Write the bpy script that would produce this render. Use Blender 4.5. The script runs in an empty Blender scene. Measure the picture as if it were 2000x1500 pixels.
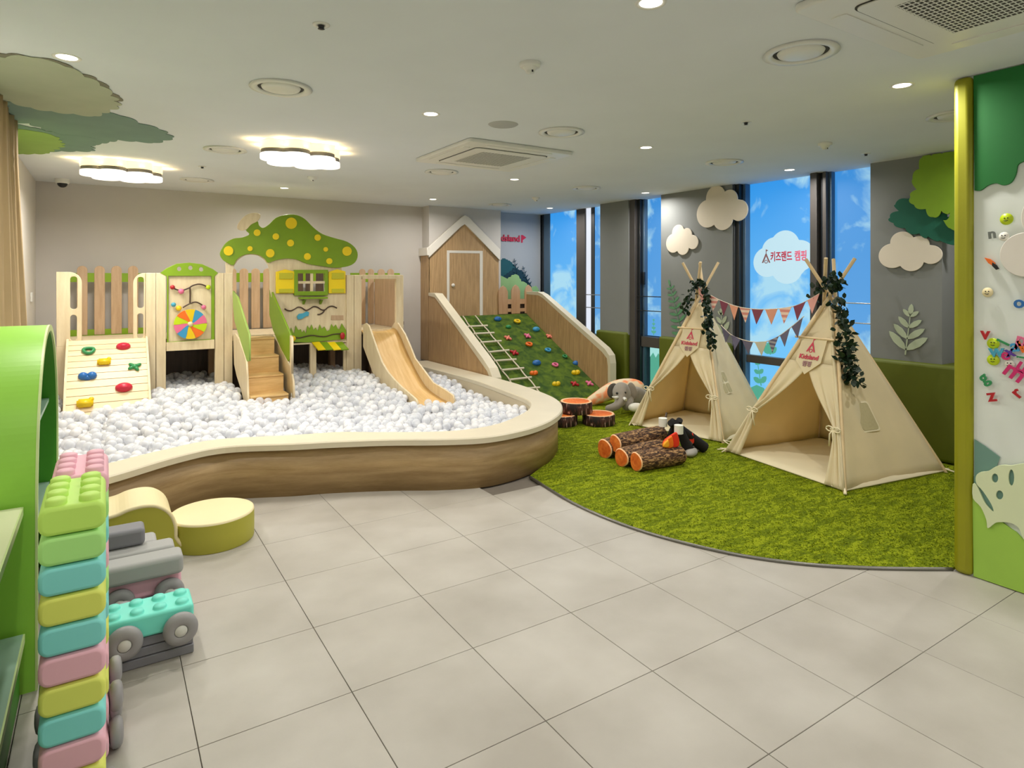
import bpy, bmesh, math, random
import numpy as np
from mathutils import Vector, Matrix
random.seed(7); rnd = random.random
S = bpy.context.scene
C = S.collection
PI = math.pi

# ------------------------------------------------------------------ camera, world, exposure
F = 1233.0; HZ = 545.0; H = 1.49; TH = math.radians(32.85)
ct, st = math.cos(TH), math.sin(TH)
cd = bpy.data.cameras.new('camera'); cam = bpy.data.objects.new('camera', cd); C.objects.link(cam)
cam.location = (0, 0, H); cam.rotation_euler = (PI/2, 0, -TH)
cd.sensor_width = 36; cd.lens = 36*F/2000; cd.shift_y = -(750-HZ)/2000; cd.clip_start = .02
S.camera = cam
S.view_settings.view_transform = 'Standard'; S.view_settings.look = 'None'
S.view_settings.gamma = 1; S.view_settings.use_curve_mapping = False
S.view_settings.exposure = 0.0
W = bpy.data.worlds.new('world'); S.world = W; W.use_nodes = True
W.node_tree.nodes['Background'].inputs[0].default_value = (.55, .75, 1, 1)
W.node_tree.nodes['Background'].inputs[1].default_value = .6
DOWN_W = 12.5      # watts of one downlight
CLOUD_W = 22.0    # watts of one cloud lamp
WARM = (1.0, .955, .89)

# ------------------------------------------------------------------ pixel rays onto real planes
def ray(x, y):
    u = (x-1000)/F
    return Vector((u*ct+st, -u*st+ct, (HZ-y)/F))
def pz(x, y, z): d = ray(x, y); t = (z-H)/d.z; return Vector((d.x*t, d.y*t, z))
def px(x, y, X): d = ray(x, y); t = X/d.x; return Vector((X, d.y*t, H+d.z*t))
def py(x, y, Y): d = ray(x, y); t = Y/d.y; return Vector((d.x*t, Y, H+d.z*t))

# ------------------------------------------------------------------ materials
def lin(c):
    c = c/255
    return c/12.92 if c <= .04045 else ((c+.055)/1.055)**2.4
def rgb(c): return tuple(lin(k) for k in c)+(1,)
M = {}
def newmat(n):
    m = bpy.data.materials.new(n); m.use_nodes = True; M[n] = m
    return m, m.node_tree.nodes, m.node_tree.links, m.node_tree.nodes['Principled BSDF']
def coords(N, L, scale=(1, 1, 1), kind='Object'):
    tc = N.new('ShaderNodeTexCoord'); mp = N.new('ShaderNodeMapping')
    mp.inputs['Scale'].default_value = scale; L.new(tc.outputs[kind], mp.inputs[0]); return mp.outputs[0]
def noise(N, L, vec, s, detail=3, dist=0):
    n = N.new('ShaderNodeTexNoise'); n.inputs['Scale'].default_value = s; n.inputs['Detail'].default_value = detail
    n.inputs['Distortion'].default_value = dist; L.new(vec, n.inputs['Vector']); return n.outputs['Fac']
def ramp(N, L, fac, stops):
    r = N.new('ShaderNodeValToRGB'); e = r.color_ramp.elements
    e[0].position, e[0].color = stops[0][0], stops[0][1]; e[1].position, e[1].color = stops[-1][0], stops[-1][1]
    for p, c in stops[1:-1]: k = e.new(p); k.color = c
    L.new(fac, r.inputs[0]); return r.outputs[0]
def bump(N, L, h, b, strength, dist=.002):
    n = N.new('ShaderNodeBump'); n.inputs['Strength'].default_value = strength; n.inputs['Distance'].default_value = dist
    L.new(h, n.inputs['Height']); L.new(n.outputs[0], b.inputs['Normal'])
def mat(n, c, rough=.5, var=.05, ns=6, bs=0, bd=.002, bscale=200, metal=0, spec=.5, sheen=0):
    m, N, L, b = newmat(n)
    v = coords(N, L); f = noise(N, L, v, ns)
    a = tuple(min(1, k*(1-var)) for k in rgb(c)[:3])+(1,); d = tuple(min(1, k*(1+var)) for k in rgb(c)[:3])+(1,)
    L.new(ramp(N, L, f, [(.3, a), (.7, d)]), b.inputs['Base Color'])
    b.inputs['Roughness'].default_value = rough; b.inputs['Metallic'].default_value = metal
    b.inputs['Specular IOR Level'].default_value = spec
    if sheen: b.inputs['Sheen Weight'].default_value = sheen
    if bs: bump(N, L, noise(N, L, v, bscale, 2), b, bs, bd)
    return m
def wood(n, c1, c2, scale=(1, 1, 12), ns=4, rough=.45, bs=.1):
    m, N, L, b = newmat(n)
    v = coords(N, L, scale); f = noise(N, L, v, ns, 5, .4); g = noise(N, L, v, ns*9, 3)
    mx = N.new('ShaderNodeMath'); mx.operation = 'MULTIPLY_ADD'; L.new(g, mx.inputs[0]); mx.inputs[1].default_value = .35; L.new(f, mx.inputs[2])
    L.new(ramp(N, L, mx.outputs[0], [(.45, rgb(c1)), (.85, rgb(c2))]), b.inputs['Base Color'])
    b.inputs['Roughness'].default_value = rough
    if bs: bump(N, L, g, b, bs, .001)
    return m
def translucent(n, k):
    m = M[n]; N, L = m.node_tree.nodes, m.node_tree.links; b = N['Principled BSDF']; out = N['Material Output']
    t = N.new('ShaderNodeBsdfTranslucent'); mx = N.new('ShaderNodeMixShader'); mx.inputs[0].default_value = k
    if b.inputs['Base Color'].links: L.new(b.inputs['Base Color'].links[0].from_socket, t.inputs[0])
    else: t.inputs[0].default_value = b.inputs['Base Color'].default_value
    L.new(b.outputs[0], mx.inputs[1]); L.new(t.outputs[0], mx.inputs[2]); L.new(mx.outputs[0], out.inputs[0])
def emis(n, c, s):
    m, N, L, b = newmat(n); b.inputs['Base Color'].default_value = (.03, .03, .03, 1); b.inputs['Roughness'].default_value = .6
    b.inputs['Emission Color'].default_value = rgb(c); b.inputs['Emission Strength'].default_value = s; return m

mat('ceiling_paint', (222, 227, 232), .9, .02, 2)
mat('wall_cream', (200, 195, 190), .85, .02, 3)
mat('wall_white', (214, 208, 198), .85, .02, 3)
mat('wall_grey', (128, 131, 130), .8, .02, 3, .05, .001, 300)
mat('wall_nook', (168, 172, 178), .8, .02, 3)
mat('board_white', (222, 228, 222), .5, .02, 3)
mat('pad_green', (88, 98, 10), .55, .06, 3, .15, .001, 500)
mat('pad_lime', (146, 146, 8), .5, .06, 3, .15, .001, 500)
mat('frame_grey', (56, 60, 64), .4, .04, 5)
mat('frame_dark', (26, 30, 34), .4, .05, 5)
mat('frame_brown', (74, 70, 68), .45, .05, 5)
mat('frame_teal', (78, 104, 128), .35, .05, 5)
mat('metal', (190, 190, 190), .25, .03, 5, metal=.9)
mat('trim_metal', (120, 118, 112), .35, .05, 5, metal=.7)
mat('grout', (118, 110, 100), .9, .05, 20)
mat('plastic_white', (226, 226, 220), .35, .01, 5)
mat('vent_grey', (176, 178, 176), .5, .02, 5)
mat('vent_dark', (52, 50, 46), .7, .05, 5)
mat('black', (16, 15, 18), .4, .1, 5)
mat('cloud_cream', (222, 212, 196), .75, .02, 4)
mat('fern_green', (86, 140, 100), .75, .04, 8)
mat('leaf_pale', (178, 190, 164), .75, .03, 8)
mat('dark_teal', (8, 92, 72), .75, .05, 6)
mat('canopy_lime', (124, 160, 30), .7, .05, 6)
mat('deep_green', (4, 106, 36), .6, .04, 5)
mat('hill_lime', (158, 200, 78), .6, .03, 5)
mat('leaf_cream', (214, 224, 184), .6, .02, 5)
mat('slate_green', (108, 146, 134), .6, .04, 5)
mat('mural_lime', (150, 176, 92), .8, .05, 5)
mat('mural_pale', (176, 182, 158), .85, .04, 5)
mat('mural_teal', (116, 142, 132), .8, .05, 5)
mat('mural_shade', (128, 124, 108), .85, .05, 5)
mat('bush_green', (146, 184, 124), .75, .03, 8)
mat('bush_teal', (22, 84, 96), .75, .05, 8)
mat('bush_blue', (10, 56, 74), .75, .05, 8)
mat('sign_red', (196, 34, 70), .5, .02, 5)
mat('sign_pink', (226, 92, 128), .5, .02, 5)
mat('sign_mark', (150, 104, 110), .5, .02, 5)
mat('house_white', (226, 220, 210), .5, .02, 5)
mat('rim_cream', (214, 204, 180), .45, .04, 3)
mat('rim_side', (176, 164, 140), .5, .04, 3)
wood('oak_wall', (194, 160, 116), (164, 132, 92), (9, 9, .7), 5)
wood('oak_pit', (180, 152, 108), (150, 122, 80), (.8, .8, 9), 3)
wood('oak_soft', (196, 158, 108), (168, 130, 84), (1, 9, .8), 4)
wood('picket', (196, 160, 126), (180, 140, 104), (8, 8, .8), 4)
wood('birch', (232, 216, 182), (216, 196, 160), (6, 6, .8), 4, .45, .05)
wood('birch_h', (240, 220, 180), (226, 200, 156), (.8, 6, 6), 4, .4, .05)
wood('beech', (202, 172, 140), (182, 152, 120), (8, 8, .8), 4)
wood('pine', (236, 200, 138), (220, 178, 110), (8, .8, .8), 4, .5, .03)
wood('pine_step', (236, 200, 140), (214, 174, 112), (.8, 8, 8), 4, .4, .03)
wood('dark_brown', (92, 74, 60), (70, 56, 46), (8, 8, .8), 4)
mat('toy_green', (124, 158, 22), .45, .05, 4)
mat('toy_green_pale', (150, 178, 84), .45, .04, 4)
mat('toy_yellow', (244, 214, 20), .45, .02, 4)
mat('toy_yellow_dark', (196, 190, 40), .45, .02, 4)
mat('track_brown', (70, 48, 36), .5, .05, 4)
for n_, c_ in dict(red=(196, 34, 62), blue=(34, 104, 176), yellow=(232, 196, 20), green=(48, 140, 84), pink=(226, 112, 150), orange=(236, 112, 30),
                   salmon=(232, 130, 110), purple=(90, 50, 150), sky=(70, 160, 190), lime=(190, 214, 20), cyan=(60, 150, 200), magenta=(206, 40, 110), crimson=(180, 30, 40)).items():
    mat('gloss_'+n_, c_, .35, .04, 5)
mat('brick_lime', (196, 238, 110), .55, .02, 4); mat('brick_green', (176, 236, 140), .55, .02, 4)
mat('brick_blue', (134, 222, 220), .55, .02, 4); mat('brick_yellow', (226, 234, 110), .55, .02, 4)
mat('brick_pink', (240, 184, 200), .55, .02, 4); mat('brick_grey', (168, 168, 166), .6, .02, 4)
mat('slab_grey', (128, 128, 134), .6, .02, 4); mat('wheel_grey', (150, 148, 150), .5, .02, 4)
mat('hub_white', (214, 214, 208), .5, .02, 4); mat('brick_teal', (120, 230, 212), .5, .02, 4)
mat('shelf_lime', (150, 212, 74), .4, .03, 2); mat('shelf_edge', (206, 226, 160), .4, .03, 2)
mat('shelf_inner', (60, 140, 24), .5, .03, 2); mat('shelf_board', (226, 232, 190), .4, .02, 3); mat('shelf_board_teal', (150, 182, 164), .4, .02, 3)
mat('seat_cream', (232, 218, 172), .5, .02, 4, .05, .001, 400); mat('seat_olive', (176, 172, 60), .5, .03, 4, .05, .001, 400)
mat('curtain', (196, 170, 128), .8, .05, 5, .2, .001, 600)
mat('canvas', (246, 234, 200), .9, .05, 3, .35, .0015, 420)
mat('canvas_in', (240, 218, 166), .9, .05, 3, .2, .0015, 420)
mat('canvas_edge', (236, 224, 190), .9, .03, 3, .2, .0015, 420)
mat('window_mesh', (190, 178, 138), .9, .04, 60)
mat('pole_wood', (222, 196, 152), .6, .06, 10)
mat('ivy', (14, 42, 20), .45, .3, 8); mat('ivy_pale', (120, 140, 60), .6, .1, 8)
mat('flag_pink', (222, 160, 150), .8, .03, 9); mat('flag_plum', (130, 62, 80), .8, .04, 9); mat('flag_peach', (226, 158, 130), .8, .03, 9)
mat('flag_slate', (104, 100, 124), .8, .04, 9); mat('flag_cream', (206, 198, 176), .8, .03, 9); mat('cord', (220, 206, 184), .8, .03, 9)
mat('plush_grey', (142, 134, 122), .95, .1, 9, .5, .004, 180, sheen=.4); mat('plush_dark', (84, 78, 72), .95, .1, 9, .5, .004, 180)
mat('plush_cream', (226, 200, 160), .95, .06, 6, .5, .004, 180, sheen=.4); mat('plush_white', (236, 234, 224), .9, .03, 6, .4, .003, 180)
mat('fire_orange', (250, 120, 20), .7, .15, 8); mat('fire_red', (232, 52, 20), .7, .1, 8); mat('fire_yellow', (250, 170, 30), .7, .1, 8)
mat('charcoal', (20, 17, 18), .85, .3, 10, .4, .003, 120); mat('stone_grey', (170, 166, 156), .9, .08, 10, .4, .003, 120)
mat('cut_edge', (246, 196, 150), .8, .03, 10)
mat('pen_marks', (110, 116, 110), .5, .1, 4)
def striped(n, a, b, sc, vertical=False):
    m, N, L, p = newmat(n)
    v = coords(N, L); s = N.new('ShaderNodeSeparateXYZ'); L.new(v, s.inputs[0])
    w = N.new('ShaderNodeMath'); w.operation = 'MULTIPLY'; L.new(s.outputs[2], w.inputs[0]); w.inputs[1].default_value = sc
    f = N.new('ShaderNodeMath'); f.operation = 'FRACT'; L.new(w.outputs[0], f.inputs[0])
    r = N.new('ShaderNodeValToRGB'); r.color_ramp.interpolation = 'CONSTANT'; r.color_ramp.elements[0].color = rgb(a); r.color_ramp.elements[1].position = .5; r.color_ramp.elements[1].color = rgb(b)
    L.new(f.outputs[0], r.inputs[0]); L.new(r.outputs[0], p.inputs['Base Color']); p.inputs['Roughness'].default_value = .8
striped('flag_stripe_pink', (236, 206, 186), (214, 140, 128), 22)
striped('flag_stripe_slate', (150, 146, 150), (88, 84, 108), 30)
# plush with orange patches
m, N, L, b = newmat('plush_patch'); v = coords(N, L); f = noise(N, L, v, 7, 2)
L.new(ramp(N, L, f, [(.46, rgb((232, 210, 176))), (.54, rgb((246, 150, 100)))]), b.inputs['Base Color']); b.inputs['Roughness'].default_value = .95
bump(N, L, noise(N, L, v, 180, 2), b, .5, .004)
# bark and sawn wood prints
m, N, L, b = newmat('bark'); v = coords(N, L, (1, 1, .35)); f = noise(N, L, v, 60, 5, 1.2)
L.new(ramp(N, L, f, [(.36, rgb((20, 12, 8))), (.5, rgb((88, 58, 36))), (.62, rgb((176, 138, 92)))]), b.inputs['Base Color']); b.inputs['Roughness'].default_value = .85
bump(N, L, f, b, .6, .006)
m, N, L, b = newmat('bark_dark'); v = coords(N, L, (1, 1, .25)); f = noise(N, L, v, 40, 5, .6)
L.new(ramp(N, L, f, [(.46, rgb((26, 14, 14))), (.58, rgb((84, 44, 36))), (.66, rgb((200, 170, 160)))]), b.inputs['Base Color']); b.inputs['Roughness'].default_value = .6
m, N, L, b = newmat('sawn'); v = coords(N, L); f = noise(N, L, v, 14, 4, 1.5)
L.new(ramp(N, L, f, [(.3, rgb((206, 84, 16))), (.7, rgb((246, 136, 50)))]), b.inputs['Base Color']); b.inputs['Roughness'].default_value = .7
# floor tile
m, N, L, b = newmat('tile'); v = N.new('ShaderNodeNewGeometry').outputs['Position']; f = noise(N, L, v, 2.2, 7); g = noise(N, L, v, 160, 2)
oi = N.new('ShaderNodeObjectInfo')
c1 = ramp(N, L, f, [(.32, rgb((164, 158, 148))), (.68, rgb((184, 179, 170)))])
hs = N.new('ShaderNodeHueSaturation'); mr = N.new('ShaderNodeMapRange'); mr.inputs[3].default_value = .965; mr.inputs[4].default_value = 1.02
L.new(oi.outputs['Random'], mr.inputs[0]); L.new(mr.outputs[0], hs.inputs['Value']); L.new(c1, hs.inputs['Color']); L.new(hs.outputs[0], b.inputs['Base Color'])
L.new(ramp(N, L, g, [(.2, (.36,)*3+(1,)), (.8, (.5,)*3+(1,))]), b.inputs['Roughness']); bump(N, L, g, b, .08, .0008)
# turf
m, N, L, b = newmat('turf'); v = coords(N, L, (2.2, 6, 1)); f = noise(N, L, v, 3.5, 6, .8); v2 = coords(N, L); g = noise(N, L, v2, 55, 4); hf = noise(N, L, v2, 230, 2)
a = N.new('ShaderNodeMath'); a.operation = 'MULTIPLY_ADD'; L.new(g, a.inputs[0]); a.inputs[1].default_value = .8; L.new(f, a.inputs[2])
L.new(ramp(N, L, a.outputs[0], [(.6, rgb((98, 116, 4))), (.88, rgb((132, 150, 8))), (1.15, rgb((170, 184, 26)))]), b.inputs['Base Color'])
b.inputs['Roughness'].default_value = .9; b.inputs['Specular IOR Level'].default_value = .2
a2 = N.new('ShaderNodeMath'); a2.operation = 'ADD'; L.new(g, a2.inputs[0]); L.new(hf, a2.inputs[1]); bump(N, L, a2.outputs[0], b, .9, .02)
m, N, L, b = newmat('turf_ramp'); v = coords(N, L, (3, 3, 3)); f = noise(N, L, v, 3, 5, .8); v2 = coords(N, L); hf = noise(N, L, v2, 160, 3)
L.new(ramp(N, L, f, [(.35, rgb((44, 76, 16))), (.65, rgb((92, 116, 20)))]), b.inputs['Base Color']); b.inputs['Roughness'].default_value = .95
bump(N, L, hf, b, .8, .01)
# sky print film on the window panes, backlit by daylight
def skyfilm(n, lo, hi, seed, strength, cov=.55):
    m, N, L, b = newmat(n)
    tc = N.new('ShaderNodeTexCoord'); mp = N.new('ShaderNodeMapping'); mp.inputs['Location'].default_value = (seed, seed*1.7, seed*.3); mp.inputs['Scale'].default_value = (1, 1.1, 1.2)
    L.new(tc.outputs['Object'], mp.inputs[0]); f = noise(N, L, mp.outputs[0], 1.9, 7, .6)
    s = N.new('ShaderNodeSeparateXYZ'); L.new(tc.outputs['Object'], s.inputs[0])
    g = N.new('ShaderNodeMapRange'); L.new(s.outputs[2], g.inputs[0]); g.inputs[1].default_value = .8; g.inputs[2].default_value = 2.5
    base = N.new('ShaderNodeMixRGB'); L.new(g.outputs[0], base.inputs[0]); base.inputs[1].default_value = rgb(lo); base.inputs[2].default_value = rgb(hi)
    mk = ramp(N, L, f, [(cov-.06, (0, 0, 0, 1)), (cov+.06, (.85, .85, .85, 1))])
    mx = N.new('ShaderNodeMixRGB'); L.new(mk, mx.inputs[0]); L.new(base.outputs[0], mx.inputs[1]); mx.inputs[2].default_value = rgb((176, 222, 238))
    L.new(mx.outputs[0], b.inputs['Emission Color']); b.inputs['Emission Strength'].default_value = strength
    b.inputs['Base Color'].default_value = (.02, .03, .04, 1); b.inputs['Roughness'].default_value = .6; b.inputs['Specular IOR Level'].default_value = .2
skyfilm('sky_film', (112, 194, 248), (50, 150, 232), 3.0, 1.0)
skyfilm('sky_film_deep', (96, 166, 228), (62, 146, 222), 8.4, .95, .57)
emis('film_cloud', (194, 230, 243), .95)
emis('film_leaf', (84, 178, 150), .85)
emis('film_leaf_pale', (170, 232, 226), .9)
emis('daylight_strip', (226, 232, 244), 1.0)
emis('lamp_lens', (255, 244, 226), 6.0)
emis('lamp_white', (255, 246, 230), 2.2)
emis('lamp_warm', (255, 226, 166), 1.8)
mat('lamp_grey', (112, 110, 104), .6)
emis('lamp_soft', (250, 236, 196), .55)
# pit balls: milky white and clear plastic
m, N, L, b = newmat('ball_white'); b.inputs['Base Color'].default_value = rgb((250, 250, 252)); b.inputs['Roughness'].default_value = .15
m, N, L, b = newmat('ball_clear'); b.inputs['Base Color'].default_value = rgb((240, 243, 250)); b.inputs['Roughness'].default_value = .12
lw = N.new('ShaderNodeLayerWeight'); lw.inputs[0].default_value = .35
mr = N.new('ShaderNodeMapRange'); mr.inputs[3].default_value = .38; mr.inputs[4].default_value = .82; L.new(lw.outputs['Facing'], mr.inputs[0]); L.new(mr.outputs[0], b.inputs['Alpha'])
b.inputs['Specular IOR Level'].default_value = .8

for k_, q_ in (('canvas', .35), ('canvas_in', .35), ('ball_white', .3), ('curtain', .2)): translucent(k_, q_)
# ------------------------------------------------------------------ geometry helpers
class G:
    """collects shapes and links them as one mesh object"""
    def __init__(s): s.v = []; s.f = []; s.m = []; s.sm = []
    def add(s, vs, fs, mi=0, smooth=False):
        o = len(s.v); s.v += [tuple(p) for p in vs]
        for f in fs: s.f.append(tuple(i+o for i in f)); s.m.append(mi); s.sm.append(smooth)
        return s
    def box(s, a, b, mi=0, bev=0):
        x0, y0, z0 = [min(p, q) for p, q in zip(a, b)]; x1, y1, z1 = [max(p, q) for p, q in zip(a, b)]
        if bev:
            bm = bmesh.new(); bmesh.ops.create_cube(bm, size=1, matrix=Matrix.Translation(((x0+x1)/2, (y0+y1)/2, (z0+z1)/2)) @ Matrix.Diagonal((x1-x0, y1-y0, z1-z0, 1)))
            bmesh.ops.bevel(bm, geom=bm.edges[:], offset=bev, segments=3 if bev > .006 else 1, affect='EDGES', profile=.5)
            s.bm(bm, mi, 'auto'); return s
        v = [(x0, y0, z0), (x1, y0, z0), (x1, y1, z0), (x0, y1, z0), (x0, y0, z1), (x1, y0, z1), (x1, y1, z1), (x0, y1, z1)]
        return s.add(v, [(0, 3, 2, 1), (4, 5, 6, 7), (0, 1, 5, 4), (1, 2, 6, 5), (2, 3, 7, 6), (3, 0, 4, 7)], mi)
    def bm(s, bm, mi=0, smooth=False):
        bm.verts.index_update()
        bm.normal_update(); k0 = len(s.f)
        s.add([v.co[:] for v in bm.verts], [[v.index for v in f.verts] for f in bm.faces], mi, bool(smooth))
        if smooth == 'auto':
            for q, f in enumerate(bm.faces): s.sm[k0+q] = max(abs(f.normal.x), abs(f.normal.y), abs(f.normal.z)) < .999
        bm.free(); return s
    def lathe(s, prof, c=(0, 0, 0), n=32, mi=0, axis='Z', smooth=True, mis=None):
        vs = []; fs = []
        for r, h in prof:
            for i in range(n):
                a = 2*PI*i/n; p = (r*math.cos(a), r*math.sin(a), h)
                if axis == 'X': p = (p[2], p[0], p[1])
                if axis == 'Y': p = (p[0], p[2], p[1])
                vs.append((c[0]+p[0], c[1]+p[1], c[2]+p[2]))
        for k in range(len(prof)-1):
            fs2 = [(k*n+i, k*n+(i+1) % n, (k+1)*n+(i+1) % n, (k+1)*n+i) for i in range(n)]
            if axis == 'Y': fs2 = [f[::-1] for f in fs2]
            fs.append((fs2, mis[k] if mis else mi))
        o = len(s.v); s.v += vs
        for fl, mm in fs:
            for f in fl: s.f.append(tuple(i+o for i in f)); s.m.append(mm); s.sm.append(smooth)
        return s
    def cyl(s, a, b, r, n=12, mi=0, r2=None, smooth=True):
        a = Vector(a); b = Vector(b); d = (b-a).normalized(); r2 = r if r2 is None else r2
        u = d.orthogonal().normalized(); w = d.cross(u)
        vs = [a+(u*math.cos(2*PI*i/n)+w*math.sin(2*PI*i/n))*r for i in range(n)]+[b+(u*math.cos(2*PI*i/n)+w*math.sin(2*PI*i/n))*r2 for i in range(n)]
        s.add(vs, [(i, (i+1) % n, n+(i+1) % n, n+i) for i in range(n)], mi, smooth)
        s.add(vs[:n], [tuple(range(n))[::-1]], mi); s.add(vs[n:], [tuple(range(n))], mi); return s
    def tube(s, pts, r, n=8, mi=0, rs=None):
        P = [Vector(p) for p in pts]; rings = []; u = None
        for i, p in enumerate(P):
            d = (P[min(i+1, len(P)-1)]-P[max(i-1, 0)]).normalized()
            u = (u-d*u.dot(d)).normalized() if u is not None else d.orthogonal().normalized()
            w = d.cross(u); rr = rs[i] if rs else r
            rings.append([p+(u*math.cos(2*PI*k/n)+w*math.sin(2*PI*k/n))*rr for k in range(n)])
        vs = [q for g in rings for q in g]
        fs = [(i*n+k, i*n+(k+1) % n, (i+1)*n+(k+1) % n, (i+1)*n+k) for i in range(len(P)-1) for k in range(n)]
        fs += [tuple(range(n))[::-1], tuple((len(P)-1)*n+k for k in range(n))]
        return s.add(vs, fs, mi, True)
    def ball(s, c, r, n=12, mi=0, rot=None):
        r = r if isinstance(r, (tuple, list)) else (r, r, r)
        bm = bmesh.new(); mt = Matrix.Translation(c) @ (rot.to_4x4() if rot else Matrix.Identity(4)) @ Matrix.Diagonal((*r, 1))
        bmesh.ops.create_uvsphere(bm, u_segments=n*2, v_segments=n, radius=1, matrix=mt); return s.bm(bm, mi, True)
    def prism(s, poly, y0, y1, axis='Y', mi=0, smooth=False):
        """closed outline swept along an axis; outline given in the other two axes"""
        def P(a, b, h): return {'Y': (a, h, b), 'X': (h, a, b), 'Z': (a, b, h)}[axis]
        n = len(poly); vs = [P(a, b, y0) for a, b in poly]+[P(a, b, y1) for a, b in poly]
        s.add(vs, [(i, (i+1) % n, n+(i+1) % n, n+i) for i in range(n)], mi, smooth)
        s.add(vs, [tuple(range(n)), tuple(range(2*n-1, n-1, -1))], mi); return s
    def mesh(s, name, mats):
        me = bpy.data.meshes.new(name); me.from_pydata(s.v, [], s.f)
        for k in (mats if isinstance(mats, (list, tuple)) else [mats]): me.materials.append(M[k])
        me.polygons.foreach_set('material_index', s.m); me.polygons.foreach_set('use_smooth', s.sm)
        bm = bmesh.new(); bm.from_mesh(me); bmesh.ops.recalc_face_normals(bm, faces=bm.faces); bm.to_mesh(me); bm.free()
        me.update(); return me
def wloc(p):
    v = Vector((0, 0, 0))
    while p: v = v+p.location; p = p.parent
    return v
def link(name, me, parent=None, local=False):
    if not local:
        if parent: o3 = wloc(parent)
        else:
            c = np.empty(len(me.vertices)*3); me.vertices.foreach_get('co', c); c = c.reshape(-1, 3)
            o3 = Vector(((c[:, 0].min()+c[:, 0].max())/2, (c[:, 1].min()+c[:, 1].max())/2, c[:, 2].min()))
        me.transform(Matrix.Translation(-o3))
    o = bpy.data.objects.new(name, me); C.objects.link(o)
    if parent: o.parent = parent
    elif not local: o.location = o3
    return o
def obj(name, g, mats, parent=None, local=False): return link(name, g.mesh(name, mats), parent, local)
def tag(o, label=None, cat=None, group=None, kind=None):
    if label: o['label'] = label
    if cat: o['category'] = cat
    if group: o['group'] = group
    if kind: o['kind'] = kind
    return o
def struct(o, label=None): o['kind'] = 'structure'; return tag(o, label)
def thing(name, label, cat, loc=(0, 0, 0), group=None, rz=0):
    o = bpy.data.objects.new(name, None); C.objects.link(o); o.location = loc; o.rotation_euler = (0, 0, rz); o.empty_display_size = .1
    return tag(o, label, cat, group)
def copy_tree(o, parent=None):
    c = o.copy(); C.objects.link(c); c.parent = parent
    for ch in list(o.children): copy_tree(ch, c)
    return c
def smooth_loop(p, n=6, closed=True):
    P = [Vector(k) for k in p]; out = []; m = len(P)
    rng = range(m) if closed else range(m-1)
    for i in rng:
        if closed: a, b, c, d = P[i-1], P[i], P[(i+1) % m], P[(i+2) % m]
        else: a, b, c, d = P[max(i-1, 0)], P[i], P[i+1], P[min(i+2, m-1)]
        for k in range(n):
            t = k/n; out.append(.5*((2*b)+(c-a)*t+(2*a-5*b+4*c-d)*t*t+(3*b-3*c+d-a)*t**3))
    if not closed: out.append(P[-1])
    return out
FR = {'Y': (Vector((1, 0, 0)), Vector((0, 0, 1)), Vector((0, -1, 0))), 'X': (Vector((0, -1, 0)), Vector((0, 0, 1)), Vector((-1, 0, 0))),
      'Z': (Vector((1, 0, 0)), Vector((0, -1, 0)), Vector((0, 0, -1))), 'F': (Vector((1, 0, 0)), Vector((0, 1, 0)), Vector((0, 0, 1)))}
def curve_mesh(name, cu, frame, origin, m):
    ob = bpy.data.objects.new('tmp', cu); me = bpy.data.meshes.new_from_object(ob); bpy.data.objects.remove(ob); bpy.data.curves.remove(cu)
    ex, ey, ez = frame
    mt = Matrix((ex, ey, ez)).transposed().to_4x4(); mt.translation = origin; me.transform(mt)
    me.materials.clear(); me.materials.append(M[m]); me.name = name; return me
def plate(name, loops, fr, th, m, parent=None, bev=0, lift=0, local=False):
    """board of real thickness cut to closed outlines (first outer, others holes); outline points lie on the board's front plane"""
    frame = FR[fr] if isinstance(fr, str) else fr
    ex, ey, ez = frame; o = Vector(loops[0][0])
    cu = bpy.data.curves.new(name, 'CURVE'); cu.dimensions = '2D'; cu.fill_mode = 'BOTH'; cu.extrude = max(th/2-bev, .0002); cu.bevel_depth = bev; cu.bevel_resolution = 1
    cu.offset = -bev
    for lp in loops:
        sp = cu.splines.new('POLY'); sp.points.add(len(lp)-1); sp.use_cyclic_u = True
        for i, p in enumerate(lp): d = Vector(p)-o; sp.points[i].co = (d.dot(ex), d.dot(ey), 0, 1)
    me = curve_mesh(name, cu, frame, o-ez*(th/2)+ez*lift, m)
    return link(name, me, parent, local)
def text(name, s, size, fr, origin, m, parent=None, th=.004, align='CENTER', rot=0, local=False, sx=1):
    frame = FR[fr] if isinstance(fr, str) else fr
    cu = bpy.data.curves.new(name, 'FONT'); cu.body = s; cu.size = size; cu.extrude = th/2; cu.align_x = align; cu.align_y = 'CENTER'; cu.resolution_u = 3
    cu.offset = size*.022
    ex, ey, ez = frame; c_, s_ = math.cos(rot), math.sin(rot)
    me = curve_mesh(name, cu, ((ex*c_+ey*s_)*sx, ey*c_-ex*s_, ez), Vector(origin)+ez*th/2, m)
    return link(name, me, parent, local)
def fit_x(o, y_left, y_right, h):
    me = o.data; n = len(me.vertices); c = np.empty(n*3); me.vertices.foreach_get('co', c); c = c.reshape(-1, 3); w0 = wloc(o)
    c += np.array(w0); zc_ = (c[:, 2].min()+c[:, 2].max())/2; hz = c[:, 2].max()-c[:, 2].min()
    lo, hi = c[:, 1].max(), c[:, 1].min(); c[:, 1] = y_left+(c[:, 1]-lo)*(y_right-y_left)/(hi-lo); c[:, 2] = zc_+(c[:, 2]-zc_)*h/hz
    c -= np.array(w0); me.vertices.foreach_set('co', c.ravel()); me.update()
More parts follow.
